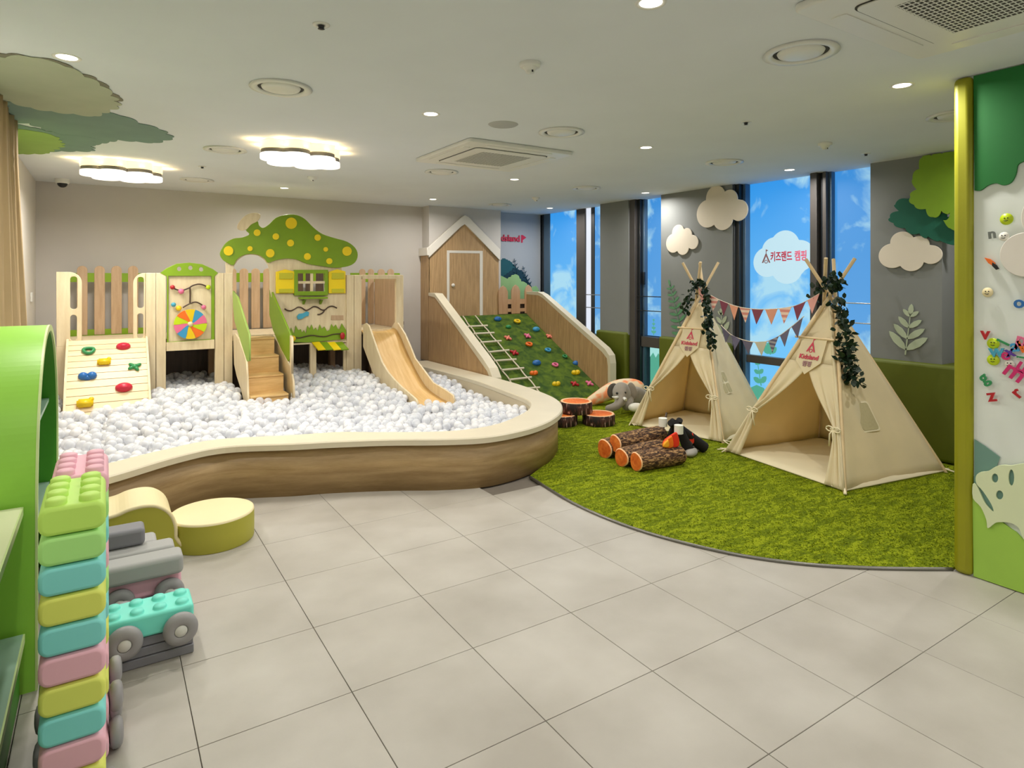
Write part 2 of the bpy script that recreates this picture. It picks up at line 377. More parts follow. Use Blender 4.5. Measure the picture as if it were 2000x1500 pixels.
def blob(c, circles, n=120):
    """outline of a union of circles, as seen from the centre"""
    out = []
    for i in range(n):
        a = 2*PI*i/n; d = (math.cos(a), math.sin(a)); best = 0
        for x, y, r in circles:
            b = x*d[0]+y*d[1]; q = b*b-(x*x+y*y-r*r)
            if q >= 0: best = max(best, b+math.sqrt(q))
        out.append((c[0]+d[0]*best, c[1]+d[1]*best))
    return out
def circ(c, r, n=24, e=1): return [(c[0]+r*math.cos(2*PI*i/n), c[1]+r*e*math.sin(2*PI*i/n)) for i in range(n)]
def rrect(x0, y0, x1, y1, r, n=4, corners=(1, 1, 1, 1)):
    """corners: bottom-left, bottom-right, top-right, top-left (z up)"""
    out = []
    for (cx, cy, a0, on) in ((x0+r, y0+r, PI, corners[0]), (x1-r, y0+r, 1.5*PI, corners[1]), (x1-r, y1-r, 0, corners[2]), (x0+r, y1-r, .5*PI, corners[3])):
        if on: out += [(cx+r*math.cos(a0+PI/2*k/n), cy+r*math.sin(a0+PI/2*k/n)) for k in range(n+1)]
        else: out.append((x0 if cx == x0+r and a0 in (PI, .5*PI) else x1, y0 if a0 in (PI, 1.5*PI) else y1))
    return out
def onY(pts, Y): return [py(a, b, Y) for a, b in pts]
def onX(pts, X): return [px(a, b, X) for a, b in pts]
def onZ(pts, z): return [pz(a, b, z) for a, b in pts]
def wY(pts, Y): return [Vector((a, Y, b)) for a, b in pts]
def wX(pts, X): return [Vector((X, a, b)) for a, b in pts]

# ================================================================== THE ROOM
CZ = 2.51
fl = struct(obj('floor', G().box((-.7, -3, -.08), (6.4, 8.4, -.012)), 'grout'))
tile_me = G().box((.0012, .0012, -.012), (.4988, .4988, 0), bev=.0012).mesh('tile', 'tile')
for i in range(-3, 8):
    for j in range(-4, 10):
        x, y = .2508+i*.5, 2.2271-.5+j*.5
        if x < -.9 or x > 3.9 or y > 5.0 or y < -.3: continue
        if x > 2.2 and y > 3.6: continue
        t = bpy.data.objects.new('tile', tile_me); C.objects.link(t); t.parent = fl; t.location = Vector((x, y, 0))-fl.location
for x0, x1, y0, y1 in ((-.7, 6.4, -3, -.3),):
    obj('floor_border', G().box((x0, y0, -.012), (x1, y1, 0)), 'tile', fl)
struct(obj('ceiling', G().box((-.7, -3, CZ), (6.4, 8.4, CZ+.1)), 'ceiling_paint'))
struct(obj('wall_left', G().box((-.7, -3, 0), (-.6, 8.4, CZ)), 'wall_white'))
struct(obj('wall_back', G().box((-.6, 8.2, 0), (5.9, 8.4, CZ)), 'wall_cream'))
struct(obj('wall_nook', G().box((4.96, 8.185, 0), (5.9, 8.2, CZ)), 'wall_nook'))
struct(obj('wall_column', G().box((3.78, 7.975, 0), (4.95, 8.2, CZ)), 'wall_cream'))
struct(obj('wall_rear', G().box((-.7, -3.1, 0), (6.4, -3, CZ)), 'wall_cream'))
g = G().box((5.68, 5.46, 0), (6.2, 4.426, CZ)).box((5.68, 6.58, 0), (6.2, 6.03, CZ)).box((5.68, 2.965, 0), (6.2, 2.398, CZ))
wr = struct(obj('wall_right', g, 'wall_grey'))
struct(obj('wall_right_recess', G().box((6.0, .9, 0), (6.2, 2.398, CZ)), 'wall_grey'))
struct(obj('wall_divider', G().box((3.66, -3, 0), (3.8, 1.46, CZ)), 'board_white'))
struct(obj('wall_alcove', G().box((3.8, .8, 0), (6.2, .9, CZ)), 'wall_cream'))
struct(obj('wall_outer', G().box((6.2, .8, -.05), (6.3, 8.4, CZ)), 'frame_dark'))
tag(obj('padded_post', G().box((3.63, 1.402, 0), (3.79, 1.485, CZ-.002), bev=.026), 'pad_lime'), 'tall olive green padded post at the edge of the turf', 'post')
# padding at the foot of the window wall
for (y0, y1, lab) in ((6.03, 6.62, 'dark green wall padding behind the wooden climbing ramp'), (4.426, 5.46, 'green wall padding behind the smaller tent, below the fern'), (2.25, 3.0, 'dark green wall padding right of the bigger tent, with a rounded end')):
    tag(obj('wall_pad', G().box((5.63, y0, .02), (5.86 if y0 > 3 else 6.0, y1, .8), bev=.03), 'pad_green'), lab, 'padding')

# ---- windows in the right wall
XG = 5.85
def window(n, y0, y1, panes, bars, lo=.1, film='sky_film'):
    w = bpy.data.objects.new('window_%d' % n, None); C.objects.link(w); w.location = (XG, (y0+y1)/2, 0); w['kind'] = 'structure'
    for k, (a, b, z0, z1, mt) in enumerate(panes):
        obj('pane', G().box((XG, a, z0), (XG+.01, b, z1)), mt, w)
    for (x0, a, b, z0, z1, mt, nm) in bars:
        obj(nm, G().box((x0, a, z0), (XG+.05, b, z1), bev=.004), mt, w)
    return w
def yy(x, X=XG): return px(x, 500, X).y
# window 1: corner of the nook
w1 = window(1, 6.58, 8.2, [(yy(1127), yy(1075), .1, CZ, 'sky_film'), (yy(1155), yy(1145), .1, CZ, 'daylight_strip'), (6.4, yy(1162), .1, CZ, 'sky_film_deep')],
       [(5.84, yy(1075), yy(1063), 0, CZ, 'frame_teal', 'reveal_panel'), (5.835, yy(1063), yy(1057), 0, CZ, 'frame_dark', 'frame'), (5.83, yy(1057), yy(1050), 0, CZ, 'frame_teal', 'frame_bead'), (5.82, yy(1050), 8.185, 0, CZ, 'frame_grey', 'corner_trim'),
        (5.825, yy(1145), yy(1128), 0, CZ, 'frame_brown', 'mullion'), (5.84, yy(1162), yy(1155), 0, CZ, 'frame_grey', 'mullion'), (5.74, 6.4, 8.0, .1, .72, 'frame_dark', 'sill_panel')])
w2 = window(2, 5.46, 6.03, [(5.3, yy(1264), .77, CZ, 'sky_film_deep'), (5.3, yy(1270), .05, .62, 'film_leaf')],
       [(5.70, 5.93, 6.03, 0, CZ, 'frame_brown', 'frame'), (5.74, 5.88, 5.935, 0, CZ, 'frame_dark', 'frame_bead'), (5.79, yy(1265), 5.885, 0, CZ, 'frame_teal', 'reveal_panel'), (5.76, 5.40, 5.99, .63, .76, 'frame_brown', 'transom')])
w3 = window(3, 2.965, 4.426, [(yy(1588), yy(1465), .68, CZ, 'sky_film'), (2.9, yy(1625), .3, CZ, 'sky_film_deep'), (yy(1588), yy(1465), .05, .6, 'sky_film')],
       [(5.69, 4.405, 4.426, 0, CZ, 'frame_grey', 'frame'), (5.71, 4.36, 4.405, 0, CZ, 'frame_dark', 'frame_bead'), (5.77, yy(1465), 4.362, 0, CZ, 'frame_teal', 'reveal_panel'),
        (5.72, 3.49, 3.56, 0, CZ, 'frame_brown', 'mullion'), (5.78, 3.44, 3.49, 0, CZ, 'frame_dark', 'mullion_gap'), (5.74, 3.41, 3.445, 0, CZ, 'frame_brown', 'mullion'), (5.79, 3.385, 3.415, 0, CZ, 'frame_teal', 'mullion_bead'),
        (5.79, 3.56, 4.33, .60, .68, 'frame_brown', 'transom')])
for w, y0, y1, zs in ((w1, 6.4, yy(1145, 5.74), (1.24, 1.0)), (w2, 5.3, 6.0, (1.2, 1.04)), (w3, 2.9, 3.42, (1.24, 1.0))):
    for z in (1.27, 1.09):
        obj('safety_rail', G().cyl((5.74, y0, z), (5.74, y1, z), .006), 'metal' if w is not w2 else 'frame_dark', w)
obj('handle', G().box((5.77, 5.84, 1.42), (5.80, 5.865, 1.58), bev=.004), 'frame_dark', w2)
# printed cloud with lettering on the middle window
CL = [(0, 0, .30), (-.26, -.06, .22), (.24, .02, .22), (.02, .17, .22), (.05, -.14, .24), (-.14, .1, .2), (.17, -.10, .17)]
o = px(1530, 503, XG-.004)
def cloud_pts(c, s, X, e=1.0, rot=0):
    return [Vector((X, c.y-a*s, c.z+b*s*e)) for a, b in blob((0, 0), CL)]
pc = plate('printed_cloud', [cloud_pts(o, .74, XG-.004, .96)], 'X', .003, 'film_cloud', w3)
t_ = text('lettering', '키즈랜드', .125, 'X', (XG-.008, px(1525, 503, XG).y, o.z+.005), 'sign_red', pc, .003); fit_x(t_, yy(1506), yy(1548), .105)
t_ = text('lettering', '캠핑', .12, 'X', (XG-.008, px(1565, 503, XG).y, o.z+.005), 'sign_pink', pc, .003); fit_x(t_, yy(1553), yy(1576), .105)
def tent_mark(c, s, frame, m, parent, th=.003, local=False):
    ex, ey, ez = frame; P = lambda a, b: Vector(c)+ex*a*s+ey*b*s
    plate('tent_mark', [[P(-.5, -.5), P(-.34, -.5), P(0, .2), P(.34, -.5), P(.5, -.5), P(.06, .45), P(-.06, .45)]], frame, th, m, parent, local=local)
    plate('tent_mark', [[P(a, b) for a, b in circ((0, -.38), .2, 14)], [P(a, b) for a, b in circ((0, -.38), .13, 14)]], frame, th, m, parent, local=local)
    plate('tent_mark', [[P(-.03, .4), P(.03, .4), P(.03, .7), P(.25, .8), P(-.03, .92)]], frame, th, m, parent, local=local)
tent_mark((XG-.008, px(1497, 503, XG).y, o.z), .10, FR['X'], 'sign_mark', pc)
# green leaf prints on the lower panes
def fern(parent, base, top, ln, n, m, X, fr='X', th=.004, wid=.028, ang=.9, name='leaf', bend=0):
    b = Vector(base); t = Vector(top); ax = (t-b); L_ = ax.length; ax.normalize()
    ex, ey, ez = FR[fr] if isinstance(fr, str) else fr
    side = ez.cross(ax)
    r = bpy.data.objects
    pts = []
    def leaf(p, d, l, w):
        s_ = ez.cross(d); return [p+d*l*k+s_*w*q for k, q in ((0, .12), (.25, .8), (.55, 1), (.85, .6), (1, 0), (.85, -.6), (.55, -1), (.25, -.8), (0, -.12))]
    out = [plate('stem', [[b+side*.006, t+side*.002, t-side*.002, b-side*.006]], fr, th, m, parent)]
    for i in range(n):
        k = .12+.8*i/(n-1); p = b+ax*L_*k; l = ln*(1.1-.75*k)
        for sgn in (-1, 1):
            d = (ax*math.cos(ang)+side*sgn*math.sin(ang)).normalized()
            out.append(plate(name, [leaf(p, d, l, wid*(1.15-.6*k))], fr, th, m, parent))
    out.append(plate(name, [leaf(t-ax*.02, ax, ln*.5, wid*.7)], fr, th, m, parent))
    return out
lp = plate('printed_leaf_bush', [[Vector((XG-.004, yy(1466+a*1.0), z)) for a, z in ((0, .05), (0, .32), (12, .36), (26, .34), (34, .26), (44, .3), (52, .42), (62, .46), (76, .44), (84, .36), (100, .4), (112, .34), (121, .3), (121, .05))]], 'X', .003, 'film_leaf', w3)
fern(w3, (XG-.005, yy(1487), .36), (XG-.005, yy(1480), .60), .10, 3, 'film_leaf', XG, name='printed_leaf')
fern(w3, (XG-.005, yy(1505), .70), (XG-.005, yy(1503), .80), .10, 3, 'film_leaf', XG, name='printed_leaf', wid=.03)
fern(w3, (XG-.008, yy(1490), .08), (XG-.008, yy(1488), .2), .12, 3, 'film_leaf_pale', XG, name='printed_leaf', ang=.5)
plate('printed_sky', [[Vector((XG-.004, yy(a), z)) for a, z in ((1270, .62), (1292, .62), (1292, .5), (1286, .56), (1281, .5), (1276, .56), (1270, .5))]], 'X', .003, 'film_leaf_pale', w2)
fern(w2, (XG-.005, yy(1277), .78), (XG-.005, yy(1277), .98), .05, 4, 'film_leaf', XG, name='printed_leaf', wid=.014)

# ---- decor boards on the right wall
def wallcloud(cx, cy, s, X, lab, e=1.0, m='cloud_cream', circles=None):
    c = px(cx, cy, X)
    pts = [Vector((X, c.y-a*s, c.z+b*s*e)) for a, b in blob((0, 0), circles or CL)]
    return tag(plate('cloud_cutout', [pts], 'X', .012, m, bev=.002), lab, 'cloud decoration')
CL2 = [(0, 0, .26), (-.3, -.06, .26), (-.12, .22, .22), (.18, .15, .18), (.38, -.06, .19), (.04, -.17, .22)]
wallcloud(1408, 408, .60, 5.655, 'bigger cream cloud cutout high on the grey wall, near the ceiling', circles=CL2)
wallcloud(1331, 470, .43, 5.66, 'small cream cloud cutout above the smaller tent', circles=CL2)
wallcloud(1775, 493, .44, 5.66, 'cream cloud cutout on the grey wall below the green tree shape', e=.92, circles=CL2)
def leaf_thing(name, lab, base, top, *a, **k):
    t = thing(name, lab, 'leaf decoration', base); fern(t, base, top, *a, **k); return t
b_ = px(1336, 668, 5.665); t_ = px(1308, 556, 5.665)
leaf_thing('fern_cutout', 'tall green fern on the grey wall left of the smaller tent', b_, t_, .17, 8, 'fern_green', 5.66, wid=.02, ang=1.15)
leaf_thing('leaf_cutout', 'pale leaf sprig behind the bunting, right of the smaller tent', px(1412, 655, 5.665), px(1408, 612, 5.665), .15, 3, 'leaf_pale', 5.66, wid=.026, ang=.7)
leaf_thing('leaf_cutout', 'pale sage leaf sprig on the grey wall above the right padding', px(1768, 693, 5.665), px(1778, 612, 5.665), .2, 4, 'leaf_pale', 5.66, wid=.03, ang=.85)
def wavy(pts, amp, n, sgn=1):
    """adds leafy bumps along a closed polyline of 3D points lying on one plane"""
    out = []; P = [Vector(p) for p in pts]
    c = sum(P, Vector())/len(P)
    for i in range(len(P)):
        a, b = P[i], P[(i+1) % len(P)]; ln = (b-a).length; k = max(1, int(ln/amp/2.2))
        for j in range(k):
            for q in range(6):
                t = (j+q/6)/k; p = a.lerp(b, t); d = (p-c).normalized(); out.append(p+d*amp*abs(math.sin(PI*q/6))*.8)
    return out
tr = thing('tree_canopy_cutout', 'layered lime and dark green tree shape at the top right of the grey wall', 'tree decoration', (5.6, 2.3, 1.9))
dk = onX([(1772, 388), (1800, 402), (1830, 416), (1868, 430), (1868, 478), (1835, 470), (1812, 462), (1795, 456), (1768, 446), (1745, 436), (1738, 425), (1755, 412), (1748, 400)], 5.65)
plate('canopy_back', [wavy(dk, .035, 1)], 'X', .012, 'dark_teal', tr, .002)
lt = onX([(1800, 308), (1880, 282), (1900, 300), (1900, 448), (1855, 446), (1842, 430), (1855, 415), (1838, 412), (1822, 424), (1808, 408), (1785, 400), (1778, 385), (1790, 370), (1782, 350), (1795, 330)], 5.62)
lt = [Vector((p.x, p.y, min(p.z, CZ-.012))) for p in lt]
plate('canopy_front', [[Vector((p.x, p.y, min(p.z, CZ-.012))) for p in wavy(lt, .03, 1)]], 'X', .014, 'canopy_lime', tr, .002)

# ---- nook behind the climbing ramp
nk = text('wall_sign', 'dsland', .135, 'Y', (5.075, 8.18, py(1000, 466, 8.18).z), 'sign_red', th=.012, align='LEFT', sx=1.02); nk.data.name = 'wall_sign'
tag(nk, 'red lettering on the pale wall of the corner nook', 'sign')
plate('flag_mark', [onY([(1018, 459), (1021, 459), (1028, 464), (1021, 469), (1021, 474), (1018, 474)], 8.18)], 'Y', .01, 'sign_red', nk)
nb = thing('bush_mural', 'dark teal bush and fir shapes on the nook wall below the red lettering', 'mural', (5.3, 8.18, 1.2))
plate('bush', [wavy(onY([(972, 512), (985, 505), (998, 512), (1012, 528), (1028, 545), (1038, 560), (1042, 580), (972, 580)], 8.178), .02, 1)], 'Y', .006, 'bush_teal', nb)
plate('bush', [wavy(onY([(985, 540), (1005, 526), (1020, 530), (1034, 555), (1046, 585), (985, 585)], 8.170), .02, 1)], 'Y', .006, 'bush_blue', nb)
fern(nb, py(1012, 545, 8.165), py(1005, 508, 8.165), .09, 5, 'bush_blue', 0, 'Y', wid=.008, ang=1.1, name='branch')
fern(nb, py(1034, 562, 8.16), py(1022, 522, 8.16), .08, 5, 'bush_blue', 0, 'Y', wid=.008, ang=1.1, name='branch')
tag(plate('bush_cutout', [wavy(onY([(972, 536), (982, 540), (992, 545), (1004, 537), (1012, 538), (1018, 550), (1026, 552), (1034, 562), (1046, 558), (1052, 566), (1054, 590), (972, 590)], 8.12), .02, 1)], 'Y', .012, 'bush_green', bev=.002), 'pale green bush cutout behind the low picket fence', 'bush decoration')

# ---- ceiling fittings
DX = (-.145, 1.695, 3.53, 5.38); DY = (-2.05, -.2, 1.68, 3.55, 5.42, 7.33)
dn = {(-.145, 3.55): 'round recessed downlight nearest the pale leaf painting, above the curtain', (-.145, 5.42): 'small lit downlight set in the green leaf painting on the ceiling',
      (1.695, 3.55): 'lit downlight left of the square air conditioner grille, mid ceiling', (1.695, 7.33): 'small lit downlight above the toadstool roof', (3.53, 7.33): 'small lit downlight above the toy house, left of the smoke sensor',
      (3.53, 5.42): 'small lit downlight just behind the far air conditioner panel', (5.38, 7.33): 'farthest lit downlight, above the corner window', (3.53, 3.55): 'lit downlight right of the far air conditioner panel, mid ceiling',
      (5.38, 5.42): 'lit downlight close to the grey wall, beside the narrow blue window', (5.38, 3.55): 'lit downlight right above the wide blue window', (3.53, 1.68): 'lit downlight nearest the olive green post', (1.695, 1.68): 'lit downlight cut by the top edge of the picture'}
dl0 = G().lathe([(.042, .004), (.042, -.001), (.055, -.004), (.058, 0)], n=28).mesh('trim_ring', 'plastic_white')
dl1 = G().lathe([(.0001, -.001), (.042, -.001), (.042, .002)], n=28).mesh('lens', 'lamp_lens')
def lamp(name, kind, loc, power, size, col=WARM, spread=PI, parent=None, sy=None):
    l = bpy.data.lights.new(name, 'AREA'); l.shape = 'DISK' if sy is None else 'ELLIPSE'; l.size = size; l.energy = power; l.color = col; l.spread = 2.9 if spread == PI else spread
    if sy: l.size_y = sy
    o = bpy.data.objects.new(name, l); C.objects.link(o); o.location = loc
    return o
for x in DX:
    for y in DY:
        if y == 5.42 and x == 1.695 or y == 7.33 and x == -.145: continue
        if x == 5.38 and y < 1.6: continue
        lamp('downlight_lamp', 0, (x, y, CZ-.008), DOWN_W*(.35 if x < 0 and y < 3 else 1), .085)  # dim near-left downlights added out of view to lighten shelf and bricks
        if y < 1: lab = 'recessed ceiling downlight behind the viewpoint'
        else: lab = dn.get((x, y))
        if lab is None: lab = 'lit downlight hidden behind the olive green post, over the turf' if x > 5 else 'added unseen downlight at the near left end of the ceiling'
        if y < 1: continue
        d = thing('downlight', lab, 'ceiling light', (x, y, CZ), 'recessed downlights')
        link('trim_ring', dl0, d, True); link('lens', dl1, d, True)
# round supply diffusers
rf = G().lathe([(.155, 0), (.16, -.008), (.125, -.012), (.117, -.004), (.117, .001)], n=40).mesh('outer_ring', 'plastic_white')
rg = G().lathe([(.118, -.0005), (.1, -.0005)], n=40).mesh('slot', 'vent_dark')
rd = G().lathe([(.0001, -.016), (.07, -.016), (.095, -.01), (.1, .0)], n=40).mesh('disc', 'plastic_white')
for x, y, lab in ((.79, 3.49, 'round ceiling diffuser with a faint warm glow, left of the far air conditioner'), (.8, 5.4, 'round diffuser left of the brighter cloud lamp'), (.8, 7.2, 'round diffuser between the two cloud lamps, by the back wall'),
                  (2.66, 3.49, 'round diffuser beside the flat grey speaker'), (2.69, 5.4, 'round diffuser just behind the far air conditioner'), (4.53, 5.48, 'round diffuser left of the narrow blue window'),
                  (4.54, 3.62, 'round diffuser above the bigger cloud cutout'), (2.63, 1.68, 'large round diffuser nearest the camera, beside the near air conditioner'), (4.45, 1.80, 'round diffuser half hidden behind the olive green post'), (4.55, 7.35, 'shallow round diffuser above the nook')):
    d = thing('round_diffuser', lab, 'air vent', (x, y, CZ), 'round ceiling diffusers')
    link('outer_ring', rf, d, True); link('slot', rg, d, True); link('disc', rd, d, True)
sp = thing('ceiling_speaker', 'flat grey round speaker grille in the ceiling beside a diffuser', 'speaker', (2.21, 3.53, CZ))
obj('grille', G().lathe([(.0001, -.006), (.09, -.006), (.1, 0)], (2.21, 3.53, CZ), 36), 'vent_grey', sp)
# ceiling cassettes
def cassette(cx, cy, lab):
    t = thing('air_conditioner', lab, 'air conditioner', (cx, cy, CZ)); h = .475
    plate('panel', [[Vector((cx+a, cy+b, CZ-.03)) for a, b in rrect(-h, -h, h, h, .03)]], 'Z', .03, 'plastic_white', t, .008)
    lv = .3
    for a in range(4):
        c_, s_ = math.cos(a*PI/2), math.sin(a*PI/2)
        q = [Vector((cx+p*c_-r*s_, cy+p*s_+r*c_, CZ-.034)) for p, r in rrect(-lv, -.43, lv, -.37, .012)]
        if a % 2: q = q
        plate('louvre', [q], 'Z', .005, 'plastic_white', t, .001, local=False)
    ring = [Vector((cx+a, cy+b, CZ-.033)) for a, b in rrect(-.335, -.335, .335, .335, .04)]
    ring2 = [Vector((cx+a, cy+b, CZ-.033)) for a, b in rrect(-.329, -.329, .329, .329, .036)]
    plate('seam', [ring, ring2], 'Z', .004, 'vent_dark', t)
    plate('centre_panel', [[Vector((cx+a, cy+b, CZ-.038)) for a, b in rrect(-.328, -.328, .328, .328, .036)]], 'Z', .01, 'plastic_white', t, .002)
    plate('grille_recess', [[Vector((cx+a, cy+b, CZ-.0385)) for a, b in rrect(-.23, -.23, .23, .23, .01)]], 'Z', .001, 'vent_dark', t)
    g = G()
    for i in range(17): k = -.225+i*.45/16; g.box((cx+k-.0028, cy-.232, CZ-.0385), (cx+k+.0028, cy+.232, CZ-.0405))
    for i in range(27):
        k = -.225+i*.45/26; g.box((cx-.232, cy+k-.002, CZ-.0385), (cx+.232, cy+k+.002, CZ-.0400))
    tag(obj('grille', g, 'plastic_white', t), kind='stuff')
cassette(2.68, 4.45, 'square ceiling air conditioner in the middle distance, near the far lights')
cassette(2.62, .93, 'large square ceiling air conditioner cut by the top right corner of the picture')
# smoke sensors, sprinklers, dome camera
def sensor(x, y, lab, s=1):
    t = thing('smoke_sensor', lab, 'smoke sensor', (x, y, CZ), 'ceiling sensors')
    obj('base', G().lathe([(.05*s, 0), (.05*s, -.014), (.045*s, -.02), (.0001, -.02)], (x, y, CZ), 28), 'plastic_white', t)
    obj('sensing_head', G().lathe([(.035*s, -.02), (.026*s, -.034), (.02*s, -.036), (.02*s, -.046), (.0001, -.048)], (x, y, CZ), 24), 'plastic_white', t)
    obj('slot', G().box((x-.004, y-.021*s, CZ-.046), (x+.004, y-.018*s, CZ-.034)), 'black', t)
sensor(1.69, 2.46, 'white smoke sensor nearest the camera, mid ceiling')
sensor(4.55, 2.71, 'white smoke sensor above the right blue window'); sensor(4.54, 6.48, 'white smoke sensor near the nook corner'); sensor(1.74, 6.36, 'white smoke sensor behind the bright cloud lamp')
for x, y, lab in ((.73, 2.54, 'small dark sprinkler head on the near left ceiling'), (3.5, 2.62, 'tiny dark sprinkler head right of the mid ceiling'), (.744, 6.32, 'tiny sprinkler head between the two cloud lamps'), (5.2, 2.75, 'tiny dark sprinkler head by the green tree shape')):
    t = thing('sprinkler', lab, 'sprinkler', (x, y, CZ), 'ceiling sprinklers')
    obj('cover_plate', G().lathe([(.034, 0), (.034, -.003), (.014, -.005), (.014, 0)], (x, y, CZ), 20), 'plastic_white', t)
    obj('head', G().lathe([(.012, 0), (.012, -.012), (.006, -.016), (.014, -.018), (.0001, -.02)], (x, y, CZ), 12), 'frame_dark', t)
t = thing('dome_camera', 'white dome security camera with a black lens in the far left ceiling corner', 'camera', (-.36, 7.9, CZ))
obj('housing', G().lathe([(.065, 0), (.065, -.03), (.055, -.045), (.0001, -.045)], (-.36, 7.9, CZ), 24), 'plastic_white', t)
obj('dome', G().ball((-.36, 7.9, CZ-.045), (.045, .045, .042)), 'black', t)
# cloud lamps
LC = [(0, 0, .17), (-.25, -.02, .13), (.25, .0, .12), (-.11, .14, .13), (.13, .12, .12), (.11, -.15, .12), (-.13, -.14, .12)]
def cloud_lamp(cx, cy, rot, lab):
    t = thing('cloud_lamp', lab, 'ceiling lamp', (cx, cy, CZ)); c_, s_ = math.cos(rot), math.sin(rot)
    def L_(s, z): return [Vector((cx+(a*c_-b*s_)*s, cy+(a*s_+b*c_)*s, z)) for a, b in blob((0, 0), LC)]
    plate('upper_tier', [L_(.86, CZ-.062)], 'Z', .06, 'lamp_warm', t, .003)
    plate('housing', [L_(.84, CZ-.09)], 'Z', .03, 'lamp_grey', t, .003)
    plate('diffuser', [L_(.86, CZ-.135)], 'Z', .045, 'lamp_white', t, .008)
    for k_ in range(10):
        q_ = L_(.93, CZ-.02)[k_*12]; lamp('cloud_glow', 0, (q_.x, q_.y, CZ-.05), .55, .05, (1, .68, .3), PI).rotation_euler = (PI, 0, 0)
    lamp('cloud_lamp_light', 0, (cx, cy, CZ-.142), CLOUD_W, .6)
c1 = pz(589, 304, CZ-.07); c2 = pz(240, 335, CZ-.07)
cloud_lamp(c1.x, c1.y, .25, 'bright cloud shaped ceiling lamp right of centre over the ball pit')
cloud_lamp(c2.x, c2.y, .25, 'bright cloud shaped ceiling lamp in the far left corner')
# leaf painting on the ceiling and the green area on the left wall
cm = thing('ceiling_mural', 'pale green and teal tree leaf shapes on the ceiling above the curtain', 'mural', (-.2, 5, CZ))
def zc(pts, m, z, name='foliage', amp=.045): plate(name, [wavy([Vector((p.x, p.y, z)) for p in onZ(pts, CZ)], amp, 1)], 'Z', .003, m, cm)
zc([(-40, 112), (60, 110), (128, 128), (165, 148), (195, 165), (215, 185), (228, 205), (185, 225), (100, 215), (60, 208), (20, 196), (-40, 190)], 'mural_pale', CZ-.006)
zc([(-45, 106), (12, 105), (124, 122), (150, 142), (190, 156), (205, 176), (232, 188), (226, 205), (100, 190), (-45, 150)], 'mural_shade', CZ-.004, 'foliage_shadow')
zc([(20, 190), (60, 205), (110, 212), (180, 215), (235, 225), (270, 240), (310, 252), (335, 268), (300, 278), (230, 272), (185, 282), (120, 262), (60, 240), (20, 240)], 'mural_teal', CZ-.0045)
zc([(15, 240), (60, 248), (120, 262), (180, 268), (176, 285), (178, 294), (120, 294), (60, 296), (20, 300)], 'mural_teal', CZ-.005)
zc([(12, 250), (70, 255), (110, 266), (120, 282), (90, 298), (45, 299), (10, 298)], 'mural_lime', CZ-.0075)
lw_ = wavy([Vector((-.592, a, b)) for a, b in ((4.9, 2.49), (6.5, 2.49), (6.42, 2.0), (6.2, 1.5), (5.6, 1.1), (4.9, 1.1))], .03, 1)
FL = (Vector((0, 1, 0)), Vector((0, 0, 1)), Vector((1, 0, 0)))
tag(plate('wall_mural', [[Vector((p.x, p.y, min(p.z, 2.5))) for p in lw_]], FL, .004, 'mural_lime'), 'lime painted area on the left wall behind the curtain', 'mural')
tag(obj('access_panel', G().box((.15, 1.55, CZ-.0015), (.152, 2.0, CZ)).box((-.35, 2.0, CZ-.0015), (.152, 2.002, CZ)), 'vent_dark'), 'thin dark outline of an access hatch at the top left of the ceiling', 'hatch')
tag(obj('wall_outlet', G().box((-.6, 7.62, 1.27), (-.585, 7.72, 1.36), bev=.003), 'plastic_white'), 'small white switch plate on the left wall above the green arch', 'switch')

# curtain
g = G(); nu, nv = 60, 24
vs = []
for j in range(nv+1):
    k = j/nv; z = 2.5-2.1*k; y1 = 5.12+1.15*max(0, k-.1)**1.2
    for i in range(nu+1):
        u = i/nu; y = 4.2+(y1-4.2)*u; x = -.5+.035*math.sin(u*34+1.2*k)*(.5+.5*k)+.02*math.sin(u*80)
        vs.append((x, y, z))
g.add(vs, [(j*(nu+1)+i, j*(nu+1)+i+1, (j+1)*(nu+1)+i+1, (j+1)*(nu+1)+i) for j in range(nv) for i in range(nu)], 0, True)
cu_ = tag(obj('curtain', g, 'curtain'), 'beige curtain hanging at the left wall', 'curtain')
md = cu_.modifiers.new('t', 'SOLIDIFY'); md.thickness = .004

# ================================================================== BALL PIT
RZ = .37
ro = [(-.595, 4.12), (-.25, 4.15), (.03, 4.26), (.385, 4.50), (.68, 4.585), (1.078, 4.42), (1.324, 4.33), (1.671, 4.17), (2.008, 3.97), (2.316, 3.86), (2.711, 3.915), (3.069, 4.104), (3.367, 4.398), (3.58, 4.81), (3.70, 5.5), (3.735, 6.15), (3.74, 7.1), (3.74, 7.94)]
ri = [(-.595, 4.40), (-.25, 4.43), (.03, 4.57), (.298, 4.713), (.65, 4.83), (1.14, 4.67), (1.445, 4.58), (1.743, 4.38), (2.149, 4.164), (2.495, 4.154), (2.84, 4.321), (3.127, 4.554), (3.30, 4.857), (3.37, 5.31), (3.44, 5.9), (3.46, 6.42), (3.44, 7.3), (3.44, 7.94)]
RO = smooth_loop([(a, b, 0) for a, b in ro], 6, False); RI = smooth_loop([(a, b, 0) for a, b in ri], 6, False)
pit = thing('ball_pit', 'curved wood clad ball pit wall with a cream padded rim', 'ball pit', (1.6, 5.5, 0))
